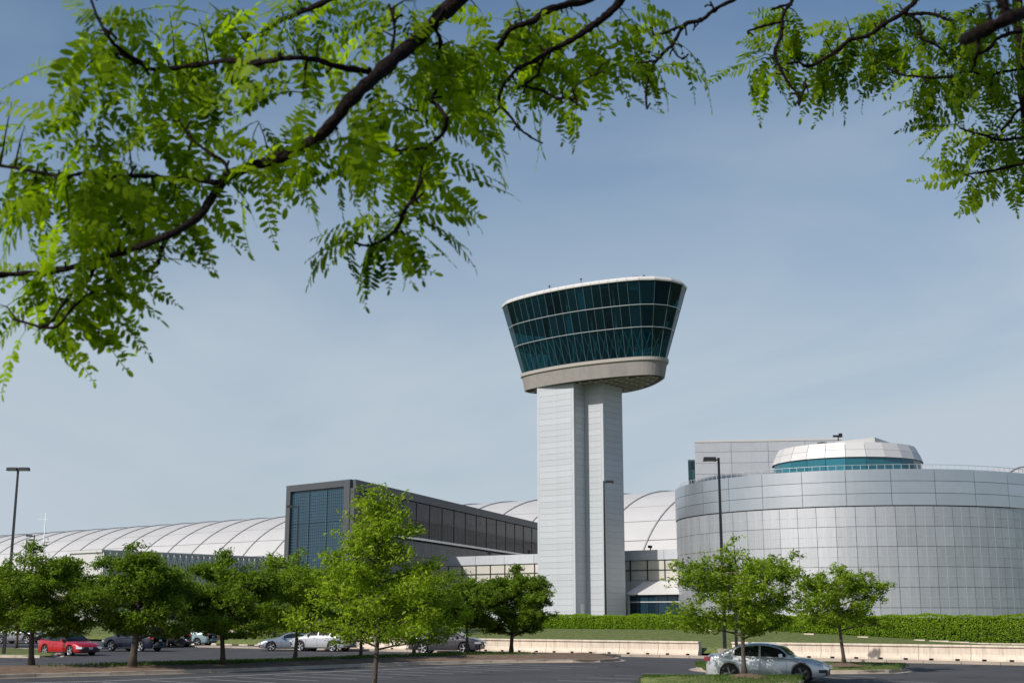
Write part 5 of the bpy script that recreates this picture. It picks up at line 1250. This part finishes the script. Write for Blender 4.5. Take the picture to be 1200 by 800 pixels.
# foliage patches: (u, v, ru, rv, n, depth, mean dir x, mean dir v(down+), tint bias)
FP = [
 (115, 25, 30, 25, 10, 2.8, 0, 1), (160, 20, 35, 25, 16, 2.75, 0, 1), (210, 35, 35, 30, 18, 2.8, .2, 1), (255, 25, 30, 25, 14, 2.8, .2, 1), (300, 15, 30, 20, 12, 2.5, .3, .8),
 (150, 70, 35, 20, 14, 2.75, -.3, 1), (100, 70, 12, 10, 4, 2.7, -1, .7), (200, 75, 35, 20, 18, 2.8, 0, 1), (250, 80, 30, 18, 12, 2.7, .3, 1), (120, 105, 35, 25, 14, 2.65, -.4, 1), (165, 115, 40, 25, 20, 2.7, -.2, 1), (205, 120, 25, 20, 10, 2.8, .2, 1),
 (75, 115, 18, 15, 5, 2.6, -1, .6), (100, 150, 35, 30, 16, 2.6, -.3, 1), (145, 160, 40, 25, 18, 2.75, .1, 1), (190, 150, 25, 20, 8, 2.8, .4, .8), (40, 150, 25, 20, 6, 2.65, -.5, 1), (15, 190, 20, 20, 6, 2.7, -.2, 1), (90, 195, 40, 25, 18, 2.65, 0, 1), (140, 205, 45, 20, 18, 2.8, .2, 1), (190, 215, 40, 20, 16, 2.8, .4, .9), (235, 215, 25, 15, 8, 2.9, .6, .8),
 (15, 130, 14, 14, 3, 2.6, -.3, 1), (60, 240, 45, 30, 16, 2.7, -.4, 1), (120, 245, 45, 25, 20, 2.8, .2, 1), (20, 270, 30, 25, 12, 2.7, -.2, 1), (70, 285, 45, 20, 18, 2.8, .1, 1), (120, 290, 35, 15, 12, 2.8, .4, 1), (180, 260, 30, 15, 10, 2.9, .2, 1), (25, 325, 35, 25, 16, 2.75, -.2, 1), (75, 335, 40, 25, 18, 2.8, 0, 1), (115, 335, 20, 20, 8, 2.8, .6, .9), (20, 370, 25, 20, 8, 2.7, 0, 1), (55, 380, 30, 15, 12, 2.8, .1, 1), (90, 375, 20, 15, 7, 2.8, .5, 1), (15, 400, 18, 12, 5, 2.7, 0, 1), (100, 365, 12, 8, 3, 2.8, 1, .6), (140, 335, 12, 10, 3, 2.8, .8, 1),
 (285, 205, 30, 15, 10, 2.85, .5, 1), (310, 175, 25, 15, 5, 2.9, .7, .9), (245, 190, 25, 20, 6, 2.8, -.2, .8), (225, 155, 18, 12, 3, 2.8, .8, .8), (245, 125, 14, 10, 3, 2.8, .9, 1),
 (340, 75, 25, 12, 8, 2.8, 0, 1), (355, 125, 22, 30, 10, 2.75, -.5, .8), (340, 165, 20, 20, 8, 2.8, -.6, .6), (330, 15, 30, 18, 12, 3.0, 0, 1), (380, 20, 30, 18, 10, 3.0, .1, 1), (375, 50, 18, 12, 4, 2.9, .3, 1), (420, 5, 30, 12, 8, 2.8, .1, 1), (455, 10, 25, 15, 10, 2.8, -.1, 1), (485, 5, 25, 12, 9, 2.7, .1, 1), (440, 50, 12, 15, 4, 2.8, -.2, 1),
 (395, 150, 25, 20, 12, 2.75, -.1, 1), (430, 130, 30, 25, 18, 2.8, .1, 1), (470, 90, 30, 30, 20, 2.8, .2, 1), (500, 60, 25, 25, 16, 2.8, .2, 1), (540, 40, 25, 25, 14, 3.0, .1, 1), (535, 90, 25, 25, 14, 3.1, .2, 1), (480, 135, 30, 20, 16, 2.8, .1, 1), (400, 190, 25, 15, 9, 2.75, .1, 1), (440, 185, 25, 15, 11, 2.8, .1, 1), (480, 175, 20, 15, 8, 2.9, .2, 1), (530, 120, 15, 15, 5, 3.1, .8, .7), (425, 95, 18, 15, 7, 2.8, 0, 1),
 (375, 180, 15, 10, 4, 2.75, -.2, 1), (490, 215, 12, 20, 7, 3.0, .9, .6), (470, 250, 15, 12, 8, 3.0, .9, .7), (440, 280, 22, 8, 12, 3.0, 0, 1), (420, 280, 12, 8, 8, 3.0, -1, .4), (455, 280, 14, 8, 6, 3.0, .5, .9), (485, 240, 10, 15, 4, 3.0, -.9, .5), (460, 265, 12, 8, 5, 3.0, -.8, .2),
 (580, 20, 30, 20, 16, 3.1, 0, 1), (620, 10, 30, 15, 14, 3.1, 0, 1), (600, 60, 30, 20, 18, 3.2, 0, 1), (570, 85, 22, 15, 10, 3.2, -.3, .9), (640, 50, 30, 20, 18, 3.2, .1, 1), (670, 25, 30, 20, 14, 3.1, .1, 1), (680, 60, 25, 20, 14, 3.1, .1, 1), (650, 80, 25, 15, 12, 3.2, .2, 1), (620, 90, 22, 12, 10, 3.2, .1, 1), (695, 40, 20, 20, 9, 3.1, .4, .9), (715, 15, 22, 12, 9, 3.2, .5, .8), (600, 110, 12, 10, 3, 3.2, -.4, .7), (565, 120, 12, 12, 4, 3.1, 0, 1), (665, 105, 15, 8, 4, 3.2, .2, 1),
 (735, 50, 18, 12, 8, 3.6, .2, 1), (760, 72, 15, 10, 6, 3.7, .2, 1), (785, 60, 12, 10, 4, 3.7, .6, 1), (765, 95, 8, 10, 3, 3.7, .6, 1), (740, 20, 20, 12, 6, 3.4, .6, .6), (770, 40, 12, 8, 4, 3.7, 0, 1), (715, 70, 15, 10, 5, 3.5, 0, 1),
 (905, 62, 22, 12, 12, 4.2, -.6, .7), (895, 80, 12, 8, 4, 4.2, -.3, 1), (925, 70, 20, 12, 8, 4.3, .4, .9), (945, 75, 20, 10, 8, 4.3, .3, 1), (950, 30, 25, 15, 9, 4.3, -.6, .5), (975, 45, 25, 15, 12, 4.3, -.3, .8), (990, 70, 22, 15, 12, 4.3, 0, 1), (1010, 25, 28, 15, 12, 4.3, -.2, .8), (1025, 55, 28, 18, 16, 4.3, 0, 1), (1050, 80, 30, 15, 16, 4.3, .1, 1), (1045, 20, 25, 15, 12, 4.4, 0, .9), (1080, 60, 28, 20, 16, 4.3, .1, 1), (1085, 15, 28, 15, 13, 4.4, .1, 1), (1110, 85, 28, 12, 14, 4.4, .1, 1), (1115, 40, 28, 18, 14, 4.4, .1, 1), (1135, 15, 25, 12, 10, 4.4, .2, 1), (1145, 75, 25, 18, 14, 4.4, .1, 1), (1165, 45, 25, 20, 12, 4.4, .2, 1), (1185, 90, 22, 18, 12, 4.4, .1, 1), (1190, 30, 20, 18, 9, 4.4, .1, 1), (1190, 5, 20, 10, 7, 4.4, .1, 1),
 (1160, 115, 20, 12, 10, 4.4, -.5, .8), (1130, 155, 14, 12, 8, 4.4, -.9, .5), (1160, 160, 25, 12, 12, 4.4, -.3, 1), (1185, 165, 22, 15, 12, 4.4, 0, 1), (1155, 200, 22, 8, 8, 4.4, -.7, .8), (1190, 200, 22, 12, 13, 4.4, -.1, 1), (1190, 135, 20, 12, 7, 4.4, -.2, 1), (1200, 225, 15, 8, 4, 4.4, 0, 1), (1115, 110, 12, 8, 4, 4.4, -.2, 1),
]
leafinst = []
BP = np.array([(p.x, p.y, p.z) for p, d, u, v in bpts]); BU = np.array([(u, v) for p, d, u, v in bpts])
rl_ = random.Random(99)
twigs = MB()
for (u, v, ru, rv, n, dep, dx, dv) in FP:
    n = max(2, int(round(n * (.9 if u > 880 else .6)))); ntw = max(1, n // 5)
    for q in range(ntw):
        uc = u + rl_.gauss(0, ru * .6); vc = v + rl_.gauss(0, rv * .55) - (16 if (u < 240 and v > 250) else 6)
        j = int(np.argmin((BU[:, 0] - uc) ** 2 + (BU[:, 1] - vc) ** 2)); src = Vector(BP[j]); D = src.y + rl_.uniform(-.04, .28)
        tip = at(uc, vc, D); mid = src.lerp(tip, .5) + Vector((0, 0, .012))
        path = [src, mid, tip]
        twigs.tube([p - LOC for p in path], [.0028, .0018, .0008], 5)
        m = n // ntw + (1 if q < n % ntw else 0)
        for k in range(m):
            f = 1.0 if k == 0 else rl_.uniform(.25, 1.0); base = (src.lerp(mid, f * 2) if f < .5 else mid.lerp(tip, f * 2 - 1))
            a_ = math.atan2(-dv * .5, dx * 1.3 + rl_.choice((-.35, .35))) + rl_.gauss(0, .85)
            d = Vector((math.cos(a_), rl_.gauss(.22, .3), math.sin(a_) * .9)).normalized()
            sc_ = rl_.uniform(.72, 1.12) * (.93 if dep < 3.5 else .88)
            leafinst.append((base, d, sc_, rl_.randrange(len(LV)), math.hypot(1, 0) * sc_ / D))
twigs.build('twigs', M['bark_dark'], lo, kind='stuff')
def leaf_matrix(base, d, sc_, roll):
    x = d; up = Vector((-.3, -.75, .75)); z = (up - x * up.dot(x))
    if z.length < .25: z = Vector((rl_.uniform(-1, 1), rl_.uniform(-1, .2), 0)); z = z - x * z.dot(x)
    z.normalize(); z = Matrix.Rotation(roll, 3, x) @ z; y = z.cross(x)
    m = Matrix((x, y, z)).transposed().to_4x4(); return Matrix.Translation(base - LOC) @ m @ Matrix.Scale(sc_, 4)
order = sorted(range(len(leafinst)), key=lambda i: -leafinst[i][4])
SV, SF, STn = [], [], []; off = 0
for rank, i in enumerate(order):
    base, d, sc_, li, _ = leafinst[i]; mt_ = leaf_matrix(base, d, sc_, rl_.gauss(0, .55)); me, VV, FF, TT = LV[li]
    if rank < 300:
        o = link('leaf', me, lo); o.matrix_local = mt_
    else:
        A = np.array(mt_); SV.append(VV @ A[:3, :3].T + A[:3, 3]); SF += [tuple(k + off for k in f) for f in FF]; off += len(VV)
        STn.append(np.clip(TT + rl_.uniform(-.28, .42), 0, 1))
me = bpy.data.meshes.new('foliage'); me.from_pydata(np.vstack(SV).tolist(), [], SF); me.materials.append(M['locust'])
a_ = me.attributes.new('tint', 'FLOAT', 'POINT'); a_.data.foreach_set('value', np.concatenate(STn).astype(np.float32)); me.update()
link('foliage', me, lo, kind='stuff')
print('leaves', len(leafinst), 'objects', len(bpy.data.objects))
